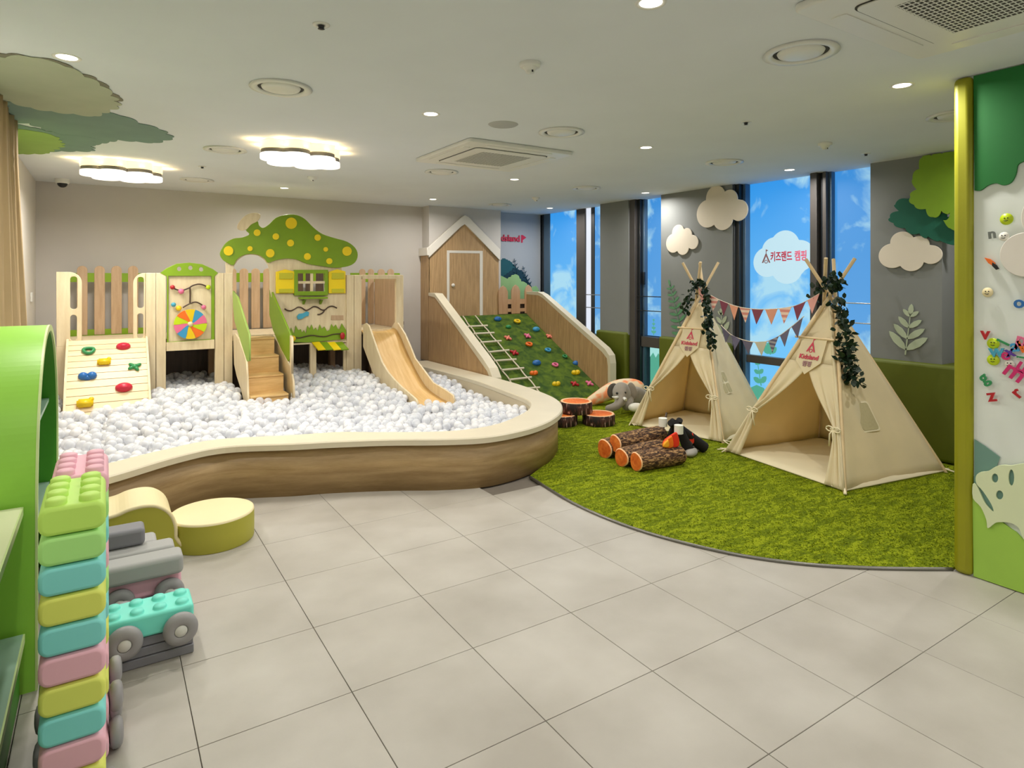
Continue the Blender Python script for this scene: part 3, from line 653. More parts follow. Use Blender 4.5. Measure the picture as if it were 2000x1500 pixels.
def rim_strip(i0, i1):
    g = G(); n = i1-i0
    prof = [(0, RZ-.045), (0, RZ-.008), (.03, RZ), (.97, RZ), (1, RZ-.008), (1, RZ-.045)]
    vs = [];
    for i in range(i0, i1+1):
        for k, z in prof: p = RO[i].lerp(RI[i], k); vs.append((p.x, p.y, z))
    m_ = len(prof); fs = []
    for i in range(n):
        for k in range(m_-1): fs.append((i*m_+k, (i+1)*m_+k, (i+1)*m_+k+1, i*m_+k+1))
        fs.append((i*m_+m_-1, (i+1)*m_+m_-1, (i+1)*m_, i*m_))
    fs += [tuple(range(m_)), tuple(n*m_+k for k in range(m_))]
    return g.add(vs, fs, 0, False)
k0 = min(range(len(RO)), key=lambda i: abs(RO[i].x-1.1))
n_ = len(RO)-1
obj('rim_board', rim_strip(0, k0), 'rim_cream', pit); 
g2 = rim_strip(k0, n_); obj('rim_board', g2, 'rim_cream', pit)
def wallstrip(k, z0, z1, th, m, name, i0=0, i1=None):
    i1 = i1 or n_; vs = []; g = G()
    for i in range(i0, i1+1):
        p = RO[i].lerp(RI[i], k); q = RO[i].lerp(RI[i], k+th)
        vs += [(p.x, p.y, z0), (p.x, p.y, z1), (q.x, q.y, z1), (q.x, q.y, z0)]
    fs = [(a*4+b, (a+1)*4+b, (a+1)*4+(b+1) % 4, a*4+(b+1) % 4) for a in range(i1-i0) for b in range(4)]
    g.add(vs, fs, 0, True); return obj(name, g, m, pit)
wallstrip(.13, 0, RZ-.045, .05, 'oak_pit', 'outer_cladding'); wallstrip(.97, 0, RZ-.04, .02, 'rim_side', 'inner_lining')
obj('skirting', G().add([(0, 0, 0)]*0, []), 'oak_pit') if False else None
obj('pit_base', G().prism([(p.x, p.y) for p in RI]+[(-.595, 7.94)], .001, .02, 'Z'), 'rim_side', pit)

# balls
def inside(x, y, poly):
    c = False; n = len(poly); j = n-1
    for i in range(n):
        a, b = poly[i], poly[j]
        if (a[1] > y) != (b[1] > y) and x < (b[0]-a[0])*(y-a[1])/(b[1]-a[1])+a[0]: c = not c
        j = i
    return c
cen = Vector((1.6, 6.2, 0))
poly = [((p+(cen-p).normalized()*.03).x, (p+(cen-p).normalized()*.03).y) for p in RI[::2]]+[(3.4, 8.12), (-.56, 8.12), (-.56, 4.5)]
def sstep(t): t = max(0, min(1, t)); return t*t*(3-2*t)
def hh(x, y):
    h = .255+.15*sstep((y-4.9)/2.0)
    h -= .10*sstep((x-2.6)/.7)*sstep((y-4.6)/1.0)
    h += .02*math.sin(x*3.1+y*2)+.015*math.sin(x*5-y*4.2)
    return h
pts = []; R_ = .038; sp_ = .072
for lay in range(2):
    j = 0; y = 4.0+lay*.04
    while y < 8.1:
        x = -.56+(j % 2)*sp_/2+lay*.03
        while x < 3.5:
            qx, qy = x+random.uniform(-.014, .014), y+random.uniform(-.014, .014)
            if inside(qx, qy, poly) and (lay == 1 or rnd() < .62):
                z = hh(qx, qy)+(random.uniform(-.004, .016) if lay == 0 else random.uniform(-.05, -.035))
                # keep out of the timber toys standing in the pit
                bad = (-.33 < qx < .38 and qy > 6.42+.0 and z > .2) or (1.1 < qx < 1.54 and qy > 6.2) or (2.47 < qx < 2.99 and qy > 5.5) or (-.4 < qx < 3.0 and 7.04 < qy < 7.18 and not (.5 < qx < .95 or 1.6 < qx < 1.95 or 2.0 < qx < 2.3))
                if not bad: pts.append((qx, qy, z, lay))
            x += sp_
        y += sp_*.87; j += 1
bm = bmesh.new(); bmesh.ops.create_uvsphere(bm, u_segments=14, v_segments=9, radius=R_); 
bw = G().bm(bm, 0, True).mesh('ball', 'ball_white'); bc = bw.copy(); bc.materials.clear(); bc.materials.append(M['ball_clear'])
top = [p for p in pts if p[3] == 0]; top.sort(key=lambda p: p[0]**2+p[1]**2)
near = top[:300]; ns = set(id(p) for p in near); rest = [p for p in pts if id(p) not in ns]
for p in near:
    wt = rnd() < .4
    o = bpy.data.objects.new('ball', bw if wt else bc); C.objects.link(o); o.location = p[:3]; o.rotation_euler = (rnd()*3, rnd()*3, 0)
    tag(o, ('milky white' if wt else 'clear')+' plastic ball near the front rim of the ball pit', 'ball', 'white balls near the front rim of the pit' if wt else 'clear balls near the front rim of the pit')
nv = len(bw.vertices); co = np.empty(nv*3); bw.vertices.foreach_get('co', co); co = co.reshape(-1, 3)
fa = [tuple(p.vertices) for p in bw.polygons]
allv = (co[None]+np.array([p[:3] for p in rest])[:, None, :]).reshape(-1, 3)
me = bpy.data.meshes.new('pit_balls'); nf = len(fa)
lt_ = np.array([len(f) for f in fa]); lv_ = np.concatenate([np.array(f) for f in fa])
K = len(rest); loops = (lv_[None]+(np.arange(K)*nv)[:, None]).ravel(); lts = np.tile(lt_, K); starts = np.concatenate([[0], np.cumsum(lts)[:-1]])
me.vertices.add(K*nv); me.vertices.foreach_set('co', allv.ravel()); me.loops.add(len(loops)); me.loops.foreach_set('vertex_index', loops)
me.polygons.add(len(lts)); me.polygons.foreach_set('loop_start', starts)
try: me.polygons.foreach_set('loop_total', lts)
except Exception: pass
me.polygons.foreach_set('use_smooth', np.ones(len(lts), bool))
mi = np.repeat(np.array([0 if rnd() < (.4 if p[3] == 0 else .85) else 1 for p in rest]), nf); me.materials.append(M['ball_white']); me.materials.append(M['ball_clear'])
me.polygons.foreach_set('material_index', mi); me.update(); me.validate()
o = bpy.data.objects.new('pit_balls', me); C.objects.link(o); tag(o, 'mass of white and clear plastic balls filling the pit', 'balls', kind='stuff')

# ================================================================== TURF
arc = smooth_loop([(2.681, 3.905, 0), (2.606, 3.287, 0), (2.647, 2.754, 0), (2.809, 2.289, 0), (3.025, 1.973, 0), (3.303, 1.724, 0), (3.642, 1.49, 0)], 6, False)
poly_t = [(p.x, p.y) for p in arc]+[(3.8, 1.486), (3.81, .91), (5.99, .91), (5.99, 2.39), (5.67, 2.39), (5.67, 8.1), (3.76, 8.1), (3.76, 6.1), (3.66, 5.5), (3.5, 4.9), (3.28, 4.42), (3.0, 4.12)]
tag(obj('turf', G().prism(poly_t, .0, .014, 'Z'), 'turf'), 'bright green artificial turf carpet with a curved front edge', 'carpet')
# pile of the turf: short blades
g = G(); bl_v = []; bl_f = []
random.seed(11)
cnt = 0
while cnt < 42000:
    x = random.uniform(2.6, 5.6); y = random.uniform(1.4, 5.6)
    if rnd() > 1.3-.2*y: continue
    if not inside(x, y, poly_t): continue
    a = random.uniform(0, PI); h = random.uniform(.005, .011); w = .0035
    dx, dy = math.cos(a)*w, math.sin(a)*w; lx, ly = random.uniform(-.008, .008), random.uniform(-.008, .008)
    k = len(bl_v); bl_v += [(x-dx, y-dy, .013), (x+dx, y+dy, .013), (x+lx, y+ly, .013+h)]; bl_f.append((k, k+1, k+2)); cnt += 1
me = bpy.data.meshes.new('turf_pile'); me.from_pydata(bl_v, [], bl_f); me.materials.append(M['turf']); o = link('turf_pile', me); tag(o, 'short upright pile of the green turf carpet', 'grass', kind='stuff')
g = G(); g.tube([(p.x, p.y, .006) for p in arc], .011, 6); struct(obj('trim_1', g, 'trim_metal'), 'thin metal edging along the curved turf edge')

# ================================================================== TOY HOUSE FRONT AND CLIMBING RAMP
YH = 7.95
hs_ = thing('toy_house_front', 'oak toy house front with a white gabled roof line and outlined door', 'toy house', (4.36, YH, 0))
zt = py(838, 485, YH).z
plate('facade', [wY([(3.765, .36), (4.9, .36), (4.9, 1.86), (4.33, 2.36), (3.765, 1.86)], YH)], 'Y', .02, 'oak_wall', hs_)
obj('side_panel', G().box((3.755, YH, .36), (3.775, 8.195, 1.86)), 'oak_wall', hs_)
plate('roof_trim', [onY([(837, 483), (900, 426), (908, 420), (916, 424), (977, 487), (977, 509), (915, 444), (908, 438), (900, 443), (838, 503)], YH-.03)], 'Y', .035, 'house_white', hs_, .004)
obj('roof_trim', G().box((3.725, YH-.03, 1.815), (3.76, 8.195, 1.925), bev=.004), 'house_white', hs_)
dr = plate('door_outline', [onY([(873, 612), (873, 489), (943, 490), (943, 617), (937, 617), (937, 495), (878, 494), (878, 612)], YH-.004)], 'Y', .01, 'house_white', hs_, .001)
kn = py(885, 557, YH-.012)
obj('door_knob', G().lathe([(.0001, -.016), (.02, -.014), (.026, -.004), (.024, .008)], kn, 20, axis='Y'), 'house_white', hs_)
# low picket fence right of the house
pf = thing('picket_fence', 'low wooden picket fence beside the toy house, above the turf ramp', 'fence', (5.1, YH, .96))
for a, b in ((974, 992), (999, 1016), (1025, 1040)):
    c0, c1_ = py(a, 600, YH-.02), py(b, 600, YH-.02); w = c1_.x-c0.x; z0 = .97
    ztop = py(a, 558 if a < 980 else 556, YH).z
    pts_ = [(c0.x, z0), (c1_.x, z0), (c1_.x, ztop-.09), (c0.x+w*.8, ztop-.03), (c0.x+w*.5, ztop), (c0.x+w*.2, ztop-.03), (c0.x, ztop-.09)]
    plate('picket', [wY(pts_, YH-.02)], 'Y', .016, 'picket', pf, .002)
for z0, z1 in ((1.0, 1.05), (1.115, 1.19)): obj('rail', G().box((4.905, YH-.018, z0), (5.5, YH, z1)), 'picket', pf)
obj('back_board', G().box((4.905, YH+.03, .5), (5.62, YH+.05, 1.19)), 'dark_brown', pf)
# climbing ramp
cr = thing('climbing_ramp', 'wide turf covered climbing ramp with oak sides and coloured holds', 'climbing ramp', (4.6, 7.0, 0))
Y0, Z0, Y1, Z1 = 7.93, .965, 6.12, .0
obj('turf_slope', G().prism([(Y1, .016), (Y0, Z0), (Y0, Z0-.06), (Y1+.12, .016)], 3.87, 5.38, 'X'), 'turf_ramp', cr)
side = [(7.93, 1.30), (7.62, 1.30), (7.5, 1.262), (6.15, .60), (6.06, .52), (6.04, .42), (6.04, .016), (7.93, .016)]
side_r = side; side_l = [(7.93, 1.30), (7.74, 1.295), (7.6, 1.215), (6.45, .555), (6.3, .455), (6.22, .35), (6.2, .016), (7.93, .016)]
for x0, x1, side in ((3.75, 3.87, side_l), (5.38, 5.48, side_r)):
    obj('side_panel', G().prism([(a-(.0 if a > 7.9 else -.012), b-(.012 if b > .1 else 0)) for a, b in side], x0+.004, x1-.004, 'X'), 'oak_wall', cr)
    e_ = side[:7]; vs = []; g = G()
    for a, b in e_: vs += [(x0, a, b), (x1, a, b)]
    ins = [(a+.045*(k_ > 2), b-.04*(k_ < 6)-.01*(k_ in (1, 2, 3))) for k_, (a, b) in enumerate(side[:7])]
    ei = [(x0, a, b) for a, b in ins]+[(x1, a, b) for a, b in ins]; k = len(e_)
    vs += ei
    fs = [(2*i, 2*i+1, 2*i+3, 2*i+2) for i in range(k-1)]+[(2*i, 2*i+2, 2*k+i+1, 2*k+i) for i in range(k-1)]+[(2*i+1, 2*i+3, 3*k+i+1, 3*k+i) for i in range(k-1)]
    fs += [(2*k+i, 2*k+i+1, 3*k+i+1, 3*k+i) for i in range(k-1)]
    obj('edge_band', g.add(vs, fs), 'rim_cream', cr)
nrm = Vector((0, -(Z0-Z1), (Y0-Y1))).normalized(); ex_ = Vector((1, 0, 0)); ey_ = nrm.cross(ex_); ey_ = ey_ if ey_.z > 0 else -ey_
RF = (ex_, ey_, nrm)
def pr(x, y, up=0):
    d = ray(x, y); o_ = Vector((0, 0, H)); p0 = Vector((0, Y1, Z1+.016))+nrm*up; t = (p0-o_).dot(nrm)/d.dot(nrm); return o_+d*t
def hold(parent, p, frame, m, kind, s, lab):
    ex, ey, ez = frame; g = G(); rot = Matrix((ex, ey, ez)).transposed()
    if kind == 'ring':
        n = 18; vs = [];
        for i in range(n):
            a = 2*PI*i/n
            for q in range(8):
                b = 2*PI*q/8; r = s*(.72+.28*math.cos(b)+.06*math.sin(3*a)); vs.append(p+ex*r*math.cos(a)+ey*r*.85*math.sin(a)+ez*(s*.3+s*.32*math.sin(b)))
        g.add(vs, [(i*8+q, ((i+1) % n)*8+q, ((i+1) % n)*8+(q+1) % 8, i*8+(q+1) % 8) for i in range(n) for q in range(8)], 0, True)
    elif kind == 'star':
        for i in range(4):
            a = i*PI/2+.4+rnd()*.5; c_ = p+(ex*math.cos(a)+ey*math.sin(a))*s*.55+ez*s*.2
            g.ball(c_, (s*.55, s*.3, s*.35), 6, rot=rot @ Matrix.Rotation(a, 3, 'Z'))
        g.ball(p+ez*s*.2, (s*.5, s*.5, s*.45), 6)
    elif kind == 'twin':
        g.ball(p-ex*s*.5+ez*s*.2, (s*.6, s*.55, s*.6), 8, rot=rot); g.ball(p+ex*s*.5+ez*s*.2, (s*.6, s*.55, s*.6), 8, rot=rot)
        g.ball(p+ez*s*.1-ey*s*.2, (s*.8, s*.4, s*.4), 8, rot=rot)
    elif kind == 'block':
        bm = bmesh.new(); mt = Matrix.Translation(p+ez*s*.35) @ rot.to_4x4() @ Matrix.Diagonal((s*2, s*1.25, s*.8, 1)); bmesh.ops.create_cube(bm, size=1, matrix=mt)
        bmesh.ops.bevel(bm, geom=bm.edges[:], offset=s*.22, segments=2, affect='EDGES'); g.bm(bm, 0, True)
        g.ball(p+ex*s*.75+ey*s*.55+ez*s*.4, s*.35, 6)
    else:
        g.ball(p+ez*s*.15, (s, s*.68, s*.6), 9, rot=rot); g.ball(p+ez*s*.5-ey*s*.15, (s*.6, s*.35, s*.3), 7, rot=rot)
    o = obj('climbing_hold', g, m, parent); o['label'] = lab; return o
for x, y, c_, k_, s_ in ((972, 624, 'blue', 'oval', .06), (1010, 629, 'yellow', 'ring', .055), (993, 639, 'green', 'oval', .045), (1047, 644, 'cyan', 'oval', .06), (1046, 619, 'green', 'oval', .025), (992, 661, 'salmon', 'star', .055),
                       (1030, 657, 'pink', 'star', .055), (1073, 658, 'salmon', 'star', .055), (1033, 674, 'orange', 'ring', .055), (1098, 676, 'red', 'star', .05), (1070, 685, 'cyan', 'ring', .05), (1004, 690, 'crimson', 'star', .06),
                       (1103, 697, 'green', 'ring', .04), (1048, 710, 'blue', 'oval', .065), (1084, 714, 'pink', 'ring', .05), (1125, 710, 'blue', 'oval', .055), (1042, 730, 'orange', 'twin', .055), (1124, 729, 'yellow', 'twin', .06),
                       (1086, 751, 'yellow', 'twin', .055), (1122, 751, 'crimson', 'star', .055), (1151, 750, 'pink', 'star', .055)):
    hold(cr, pr(x, y), RF, 'gloss_'+c_, k_, s_, c_+' climbing hold')
# rope ladder lying on the slope
ld = thing('rope_ladder', 'white rope ladder lying along the left side of the turf ramp', 'rope ladder', (4.1, 7, .5))
Lp = [pr(904, 618, .03), pr(1010, 763, .03)]; Rp = [pr(928, 617, .03), pr(1062, 775, .03)]
for a, b in (Lp, Rp):
    P_ = [a.lerp(b, i/30)+Vector((.004*math.sin(i*1.3), 0, .004*math.cos(i))) for i in range(31)]; obj('rope', G().tube(P_, .009, 6), 'cord', ld)
for yl, xl, yr, xr in ((638, 913, 636, 952), (652, 925, 650, 965), (669, 938, 666, 979), (688, 953, 684, 994), (705, 965, 702, 1008), (723, 980, 719, 1023), (742, 995, 737, 1038), (760, 1008, 757, 1054)):
    obj('rung', G().cyl(pr(xl, yl, .035), pr(xr, yr, .035), .014, 10), 'rim_cream', ld)

# ================================================================== PLAY TOWER SET (back left)
YT = 7.1; YB = 8.0
pz_ = .895
# platform
pl = thing('platform', 'pale timber play platform joining steps, ramp and slide', 'platform', (1.3, 7.5, 0))
obj('deck', G().box((-.36, 7.14, pz_-.05), (2.98, 7.97, pz_)), 'birch', pl)
obj('front_board', G().box((-.36, 7.12, pz_-.12), (1.12, 7.14, pz_-.0)), 'birch', pl)
for x in (-.3, 1.02, 2.4, 2.93): obj('leg', G().box((x-.03, 7.85, 0), (x+.03, 7.93, pz_-.05)), 'beech', pl)
obj('underdeck_shade', G().box((-.36, 7.98, .02), (2.98, 8.0, pz_-.05)), 'dark_brown', pl)  # added panel; its dark brown carries the shade under the deck
# back fence, slat by slat
def back_fence(lab, slats, rails, top=519, bot=.9, wm_='beech'):
    xs = [py(a, 560, YB) for a, b in slats]; t = thing('slatted_fence', lab, 'fence', (xs[0].x, YB, bot))
    for a, b in slats:
        p, q = py(a, 560, YB).x, py(b, 560, YB).x; zt_ = py(a, top, YB).z; r = (q-p)/2
        pts_ = [(p, bot), (q, bot)]+[(p+r+r*math.cos(k*PI/8), zt_-r+r*math.sin(k*PI/8)) for k in range(9)]
        plate('slat', [wY(pts_, YB)], 'Y', .018, wm_, t, .003)
    x0, x1 = rails
    for y0_, y1_ in ((533, 551), (645, 665)):
        a = py(x0, y0_, YB+.02); b = py(x1, y0_, YB+.02); c_ = py(x0, y1_, YB+.02); obj('rail', G().box((a.x, YB+.002, c_.z), (b.x, YB+.022, a.z)), 'toy_green', t)
back_fence('slatted wooden fence with green rails behind the little climbing ramp', ((150, 171), (184, 205), (217, 238), (250, 270)), (128, 292))
back_fence('slatted fence seen through the toadstool arch, behind the steps', ((448, 462), (468, 485), (491, 508), (514, 532)), (446, 540), 524)
back_fence('slatted fence seen through the toy window of the toadstool panel', ((576, 592), (597, 612), (617, 632), (637, 652)), (574, 655), 524, .9, 'dark_brown')  # darker slats here: dimness behind the toy window put into their colour
back_fence('slatted fence behind the top of the slide, at the right end of the tower', ((702, 714), (719, 731), (738, 752), (757, 770)), (684, 780), 525)
# end panels with slots
def slot_panel(lab, x0, x1, slots, corners, top, bot):
    z1, z0 = py(x0, top, YT).z, py(x0, bot, YT).z; a, b = py(x0, 600, YT).x, py(x1, 600, YT).x
    loops_ = [wY(rrect(a, z0, b, z1, .1, 6, corners), YT)]
    for (sx0, sy0, sx1, sy1, cn) in slots:
        p = py(sx0, sy1, YT); q = py(sx1, sy0, YT); loops_.append(wY(rrect(p.x, p.z, q.x, q.z, .025, 4), YT))
    t = thing('guard_panel', lab, 'guard panel', (a, YT, z0)); plate('panel', loops_, 'Y', .025, 'birch', t, .003)
    return t, a, b, z0, z1
t, a, b, z0, z1 = slot_panel('left slotted birch guard panel at the top of the little climbing ramp', 110, 160, [(137, 540, 151, 604, 0), (137, 615, 150, 666, 0)], (0, 0, 1, 0), 531, 677)
obj('post', G().box((a, YT+.0, .1), (a+.1, YT+.024, z0+.001)), 'birch', t)
t, a, b, z0, z1 = slot_panel('right slotted birch guard panel at the top of the little climbing ramp', 260, 284, [(268, 541, 281, 602, 0), (268, 612, 280, 661, 0)], (0, 0, 0, 1), 533, 672)
# double posts
def posts(lab, xs, top, bot):
    t = thing('double_post', lab, 'post', (py(xs[0], 600, YT).x, YT-.02, .1))
    for i in range(len(xs)-1):
        a = py(xs[i], 600, YT-.02).x; b = py(xs[i+1], 600, YT-.02).x
        obj('board', G().box((a, YT-.02, .1), (b-.004, YT+.03, py(xs[i], top, YT-.02).z), bev=.003), 'birch', t)
posts('pair of birch boards right of the little climbing ramp', (285, 305, 325), 533, 755)
posts('pair of birch boards left of the toadstool arch and steps', (420, 438, 455), 533, 750)
posts('pair of birch boards between the toadstool panel and the slide', (677, 692, 707), 537, 755)
# activity panel
ap = thing('activity_panel', 'play panel with a spinning colour wheel in a green arched frame', 'play panel', py(372, 680, YT))
fr_out = onY([(326, 675), (326, 540), (313, 533), (325, 524), (345, 515), (370, 513), (395, 516), (415, 525), (426, 533), (419, 540), (419, 668)], YT-.025)
plate('green_frame', [fr_out, onY([(329, 668), (329, 539), (413, 539), (413, 662)], YT-.025)]+[onY(circ((cx_, cy_), 4.3, 14), YT-.025) for cx_, cy_ in ((350, 525), (372, 523), (393, 526))], 'Y', .02, 'toy_green', ap, .002)
plate('inner_board', [onY([(327, 670), (327, 538), (416, 538), (416, 664)], YT-.004)], 'Y', .015, 'birch', ap)
plate('lower_board', [onY([(325, 686), (325, 669), (419, 663), (419, 681)], YT-.03)], 'Y', .02, 'birch', ap, .002)
wc = py(372, 633, YT-.05); wr_ = (py(404, 633, YT-.05).x-wc.x)
wh = obj('colour_wheel', G().lathe([(.0001, 0), (wr_, 0), (wr_, .012), (.0001, .012)], wc, 40, axis='Y'), 'birch', ap)
for i, c_ in enumerate(('yellow', 'cyan', 'pink', 'lime', 'orange', 'yellow', 'cyan', 'pink', 'lime', 'orange')):
    a0 = PI/2+.32-i*2*PI/10; P_ = []
    for k in range(7): r = wr_*(.16+.84*k/6); a = a0-.28*(1-k/6)*1.0+.1*math.sin(k/6*PI); P_.append((wc.x+r*math.cos(a), wc.z+r*math.sin(a)))
    for k in range(1, 5): a = a0-k/4*2*PI/10*.97; P_.append((wc.x+wr_*math.cos(a), wc.z+wr_*math.sin(a)))
    for k in range(5, -1, -1): r = wr_*(.16+.84*k/6); a = a0-2*PI/10*.97-.28*(1-k/6)+.1*math.sin(k/6*PI); P_.append((wc.x+r*math.cos(a), wc.z+r*math.sin(a)))
    plate('wheel_segment', [wY(P_, wc.y-.004)], 'Y', .004, 'gloss_'+c_, wh)['label'] = c_+' wheel segment'
obj('wheel_hub', G().lathe([(.0001, -.014), (.02, -.014), (.026, -.004), (.026, 0)], wc, 18, axis='Y'), 'birch', wh)
def track(parent, pts_, Y, w=.007, m='track_brown'):
    P_ = smooth_loop([py(a, b, Y) for a, b in pts_], 5, False); return obj('bead_track', G().tube(P_, w, 6), m, parent)
track(ap, [(338, 562), (346, 566), (356, 567), (368, 563), (376, 558), (388, 555), (398, 557), (407, 562)], YT-.022)
track(ap, [(371, 561), (371.5, 575), (371, 592)], YT-.022); track(ap, [(357, 601), (363, 597), (371, 593), (382, 590), (392, 594), (398, 599)], YT-.022)
for x, y, c_, s_ in ((337, 561, 'crimson', 5), (354, 569, 'pink', 6), (339, 595, 'sky', 5), (349, 602, 'yellow', 6), (398, 600, 'pink', 5), (407, 561, 'lime', 5)):
    p = py(x, y, YT-.035); r = py(x+s_, y, YT-.035).x-p.x
    obj('sliding_bead', G().lathe([(.0001, -.012), (r*.7, -.01), (r, 0), (r*.7, .01), (.0001, .012)], p, 16, axis='Y'), 'gloss_'+c_, ap)['label'] = c_+' sliding bead'

# toadstool panel
tp = thing('toadstool_panel', 'toadstool shaped play panel with a spotted green roof and toy window', 'play panel', py(600, 700, YT))
wall_l = onY([(441, 560), (441, 512), (452, 506), (462, 500), (478, 480), (540, 480), (665, 500), (668, 527), (677, 540), (677, 668), (556, 668), (535, 600), (527, 565), (527, 535), (524, 518), (516, 507), (504, 499), (491, 497), (478, 499), (466, 507), (458, 518), (455, 530), (455, 560)], YT)
plate('wall_board', [wall_l, onY([(582, 534), (635, 534), (635, 569), (582, 569)], YT)], 'Y', .02, 'birch', tp, .002)
cap = [(430, 498), (432, 488), (442, 474), (456, 466), (472, 464), (484, 460), (487, 456), (481, 449), (490, 438), (503, 432), (506, 440), (514, 445), (526, 438), (540, 425), (560, 419), (580, 420), (596, 428), (612, 444), (630, 457), (654, 465), (678, 472), (694, 484), (699, 498), (694, 512), (680, 520), (656, 523), (630, 520), (600, 515), (580, 507), (560, 505), (540, 508), (524, 513), (518, 506), (506, 498), (488, 496), (472, 500), (462, 508), (456, 518), (446, 514), (436, 508)]
rf_ = plate('green_roof', [smooth_loop(onY(cap, YT-.024), 3)], 'Y', .022, 'toy_green', tp, .003)
sc = [(464, 446), (466, 436), (478, 422), (492, 416), (506, 417), (509, 423), (503, 432), (490, 439), (482, 448), (472, 450)]
plate('chimney_cap', [smooth_loop(onY(sc, YT-.028), 3)], 'Y', .022, 'birch', tp, .003)
for cx_, cy_, r_ in ((132, 550, 47), (343, 528, 25), (412, 372, 33), (595, 410, 32), (540, 573, 42), (738, 473, 34), (745, 280, 56), (903, 605, 34), (1003, 420, 32), (1082, 535, 23), (1117, 650, 30), (1290, 553, 46)):
    plate('spot', [onY(circ((420+cx_/5, 380+cy_/5), r_/5, 20), YT-.034)], 'Y', .01, 'toy_yellow', rf_, .002)
wf = plate('window_frame', [onY([(575, 527), (641, 527), (641, 577), (575, 577)], YT-.04), onY([(582, 534), (635, 534), (635, 569), (582, 569)], YT-.04)], 'Y', .04, 'toy_green', tp, .003)
for a, b, c_, d in ((606, 534, 611, 569), (582, 549, 635, 554)):
    p, q = py(a, d, YT-.02), py(c_, b, YT-.02); obj('window_bar', G().box((p.x, YT-.03-(.001 if a == 606 else 0), p.z), (q.x, YT-.012, q.z)), 'birch', wf)
for a, b in ((539, 575), (642, 675)):
    sh = plate('shutter', [onY([(a, 573), (a, 531), ((a+b)/2, 526), (b, 530), (b, 573)], YT-.03)], 'Y', .018, 'toy_yellow', tp, .003)
    for y0_, y1_ in ((533, 545), (564, 572)):
        p, q = py(a+6, y1_, YT-.036), py(b-3, y0_, YT-.036); obj('louvre', G().box((p.x, YT-.042, p.z), (q.x, YT-.03, q.z), bev=.002), 'toy_yellow_dark', sh)
p, q = py(584, 584, YT-.04), py(637, 580, YT-.04)
obj('window_shelf', G().box((p.x, YT-.11, p.z), (q.x, YT-.0, q.z+.002), bev=.003), 'toy_green', tp)
for xx in (594, 627): p = py(xx, 586, YT-.03); obj('shelf_bracket', G().prism([(YT, p.z), (YT-.07, p.z), (YT, p.z-.05)], p.x-.012, p.x+.012, 'X'), 'toy_green', tp)
track(tp, [(556, 603), (561, 606), (568, 607), (575, 604), (582, 600), (589, 601), (597, 606), (604, 604), (612, 599), (620, 600), (628, 605), (635, 605), (641, 600), (648, 598), (655, 600), (658, 602)], YT-.012)
track(tp, [(634, 606), (630, 611), (624, 614), (620, 614)], YT-.012)
fs_ = plate('fish_bead', [onY([(580, 618), (584, 613), (592, 612), (599, 608), (604, 610), (603, 617), (597, 618), (590, 623), (582, 624)], YT-.025)], 'Y', .014, 'gloss_sky', tp, .003); fs_['label'] = 'blue fish shaped sliding bead'
plate('name_plate', [onY([(647, 616), (671, 616), (671, 625), (647, 625)], YT-.006)], 'Y', .006, 'beech', tp, .001)
gr = [(566, 668), (562, 655), (566, 648), (569, 640), (572, 648), (575, 652), (578, 636), (583, 645), (588, 643), (590, 650), (594, 645), (598, 652), (601, 636), (605, 643), (609, 634), (613, 645), (617, 640), (621, 647), (625, 634), (629, 643), (634, 638), (639, 647), (644, 645), (648, 633), (652, 640), (656, 634), (660, 642), (664, 643), (668, 632), (673, 640), (676, 645), (676, 662), (600, 669)]
gb = plate('grass_board', [onY(gr, YT-.022)], 'Y', .018, 'toy_green', tp, .001)
track(gb, [(576, 659), (585, 660), (597, 657), (610, 655), (625, 657), (637, 657), (650, 653), (662, 652), (668, 652)], YT-.034, .006)
p = py(572, 661, YT-.04); obj('snail_bead', G().lathe([(.0001, -.012), (.028, -.01), (.032, 0), (.028, .01)], p, 16, axis='Y'), 'gloss_yellow', gb)
p = py(669, 656, YT-.045); obj('ladybird_bead', G().ball(p, (.028, .015, .04), 8), 'gloss_crimson', gb)
p, q = py(605, 745, YT), py(617, 670, YT); obj('door_post', G().box((p.x, YT-.02, .1), (q.x, YT+.03, q.z), bev=.003), 'birch', tp)
p, q = py(671, 745, YT), py(678, 670, YT); obj('door_post', G().box((p.x, YT-.0, .1), (q.x, YT+.03, q.z), bev=.003), 'birch', tp)
p, q = py(566, 674, YT), py(605, 669, YT); obj('lintel', G().box((p.x, YT-.01, p.z), (py(677, 670, YT).x, YT+.02, q.z)), 'birch', tp)
aw = thing('awning', 'small yellow and green striped awning over the low opening', 'awning', py(640, 672, YT-.03))
for i in range(4):
    a, b = 609+i*15, 609+(i+1)*15
    A_, B_ = py(a, 670, YT-.02), py(b-.6, 669, YT-.02); sh_ = .035
    v_ = [A_, B_, B_+Vector((sh_, -.12, -.075)), A_+Vector((sh_, -.12, -.075))]
    nn = Vector((0, -.55, .84)).normalized()
    g = G().add([p for p in v_]+[p+nn*.012 for p in v_], [(0, 1, 2, 3), (7, 6, 5, 4), (0, 4, 5, 1), (1, 5, 6, 2), (2, 6, 7, 3), (3, 7, 4, 0)])
    o = obj('awning_stripe', g, 'toy_yellow' if i % 2 == 0 else 'toy_green', aw); o['label'] = ('yellow' if i % 2 == 0 else 'green')+' awning stripe'
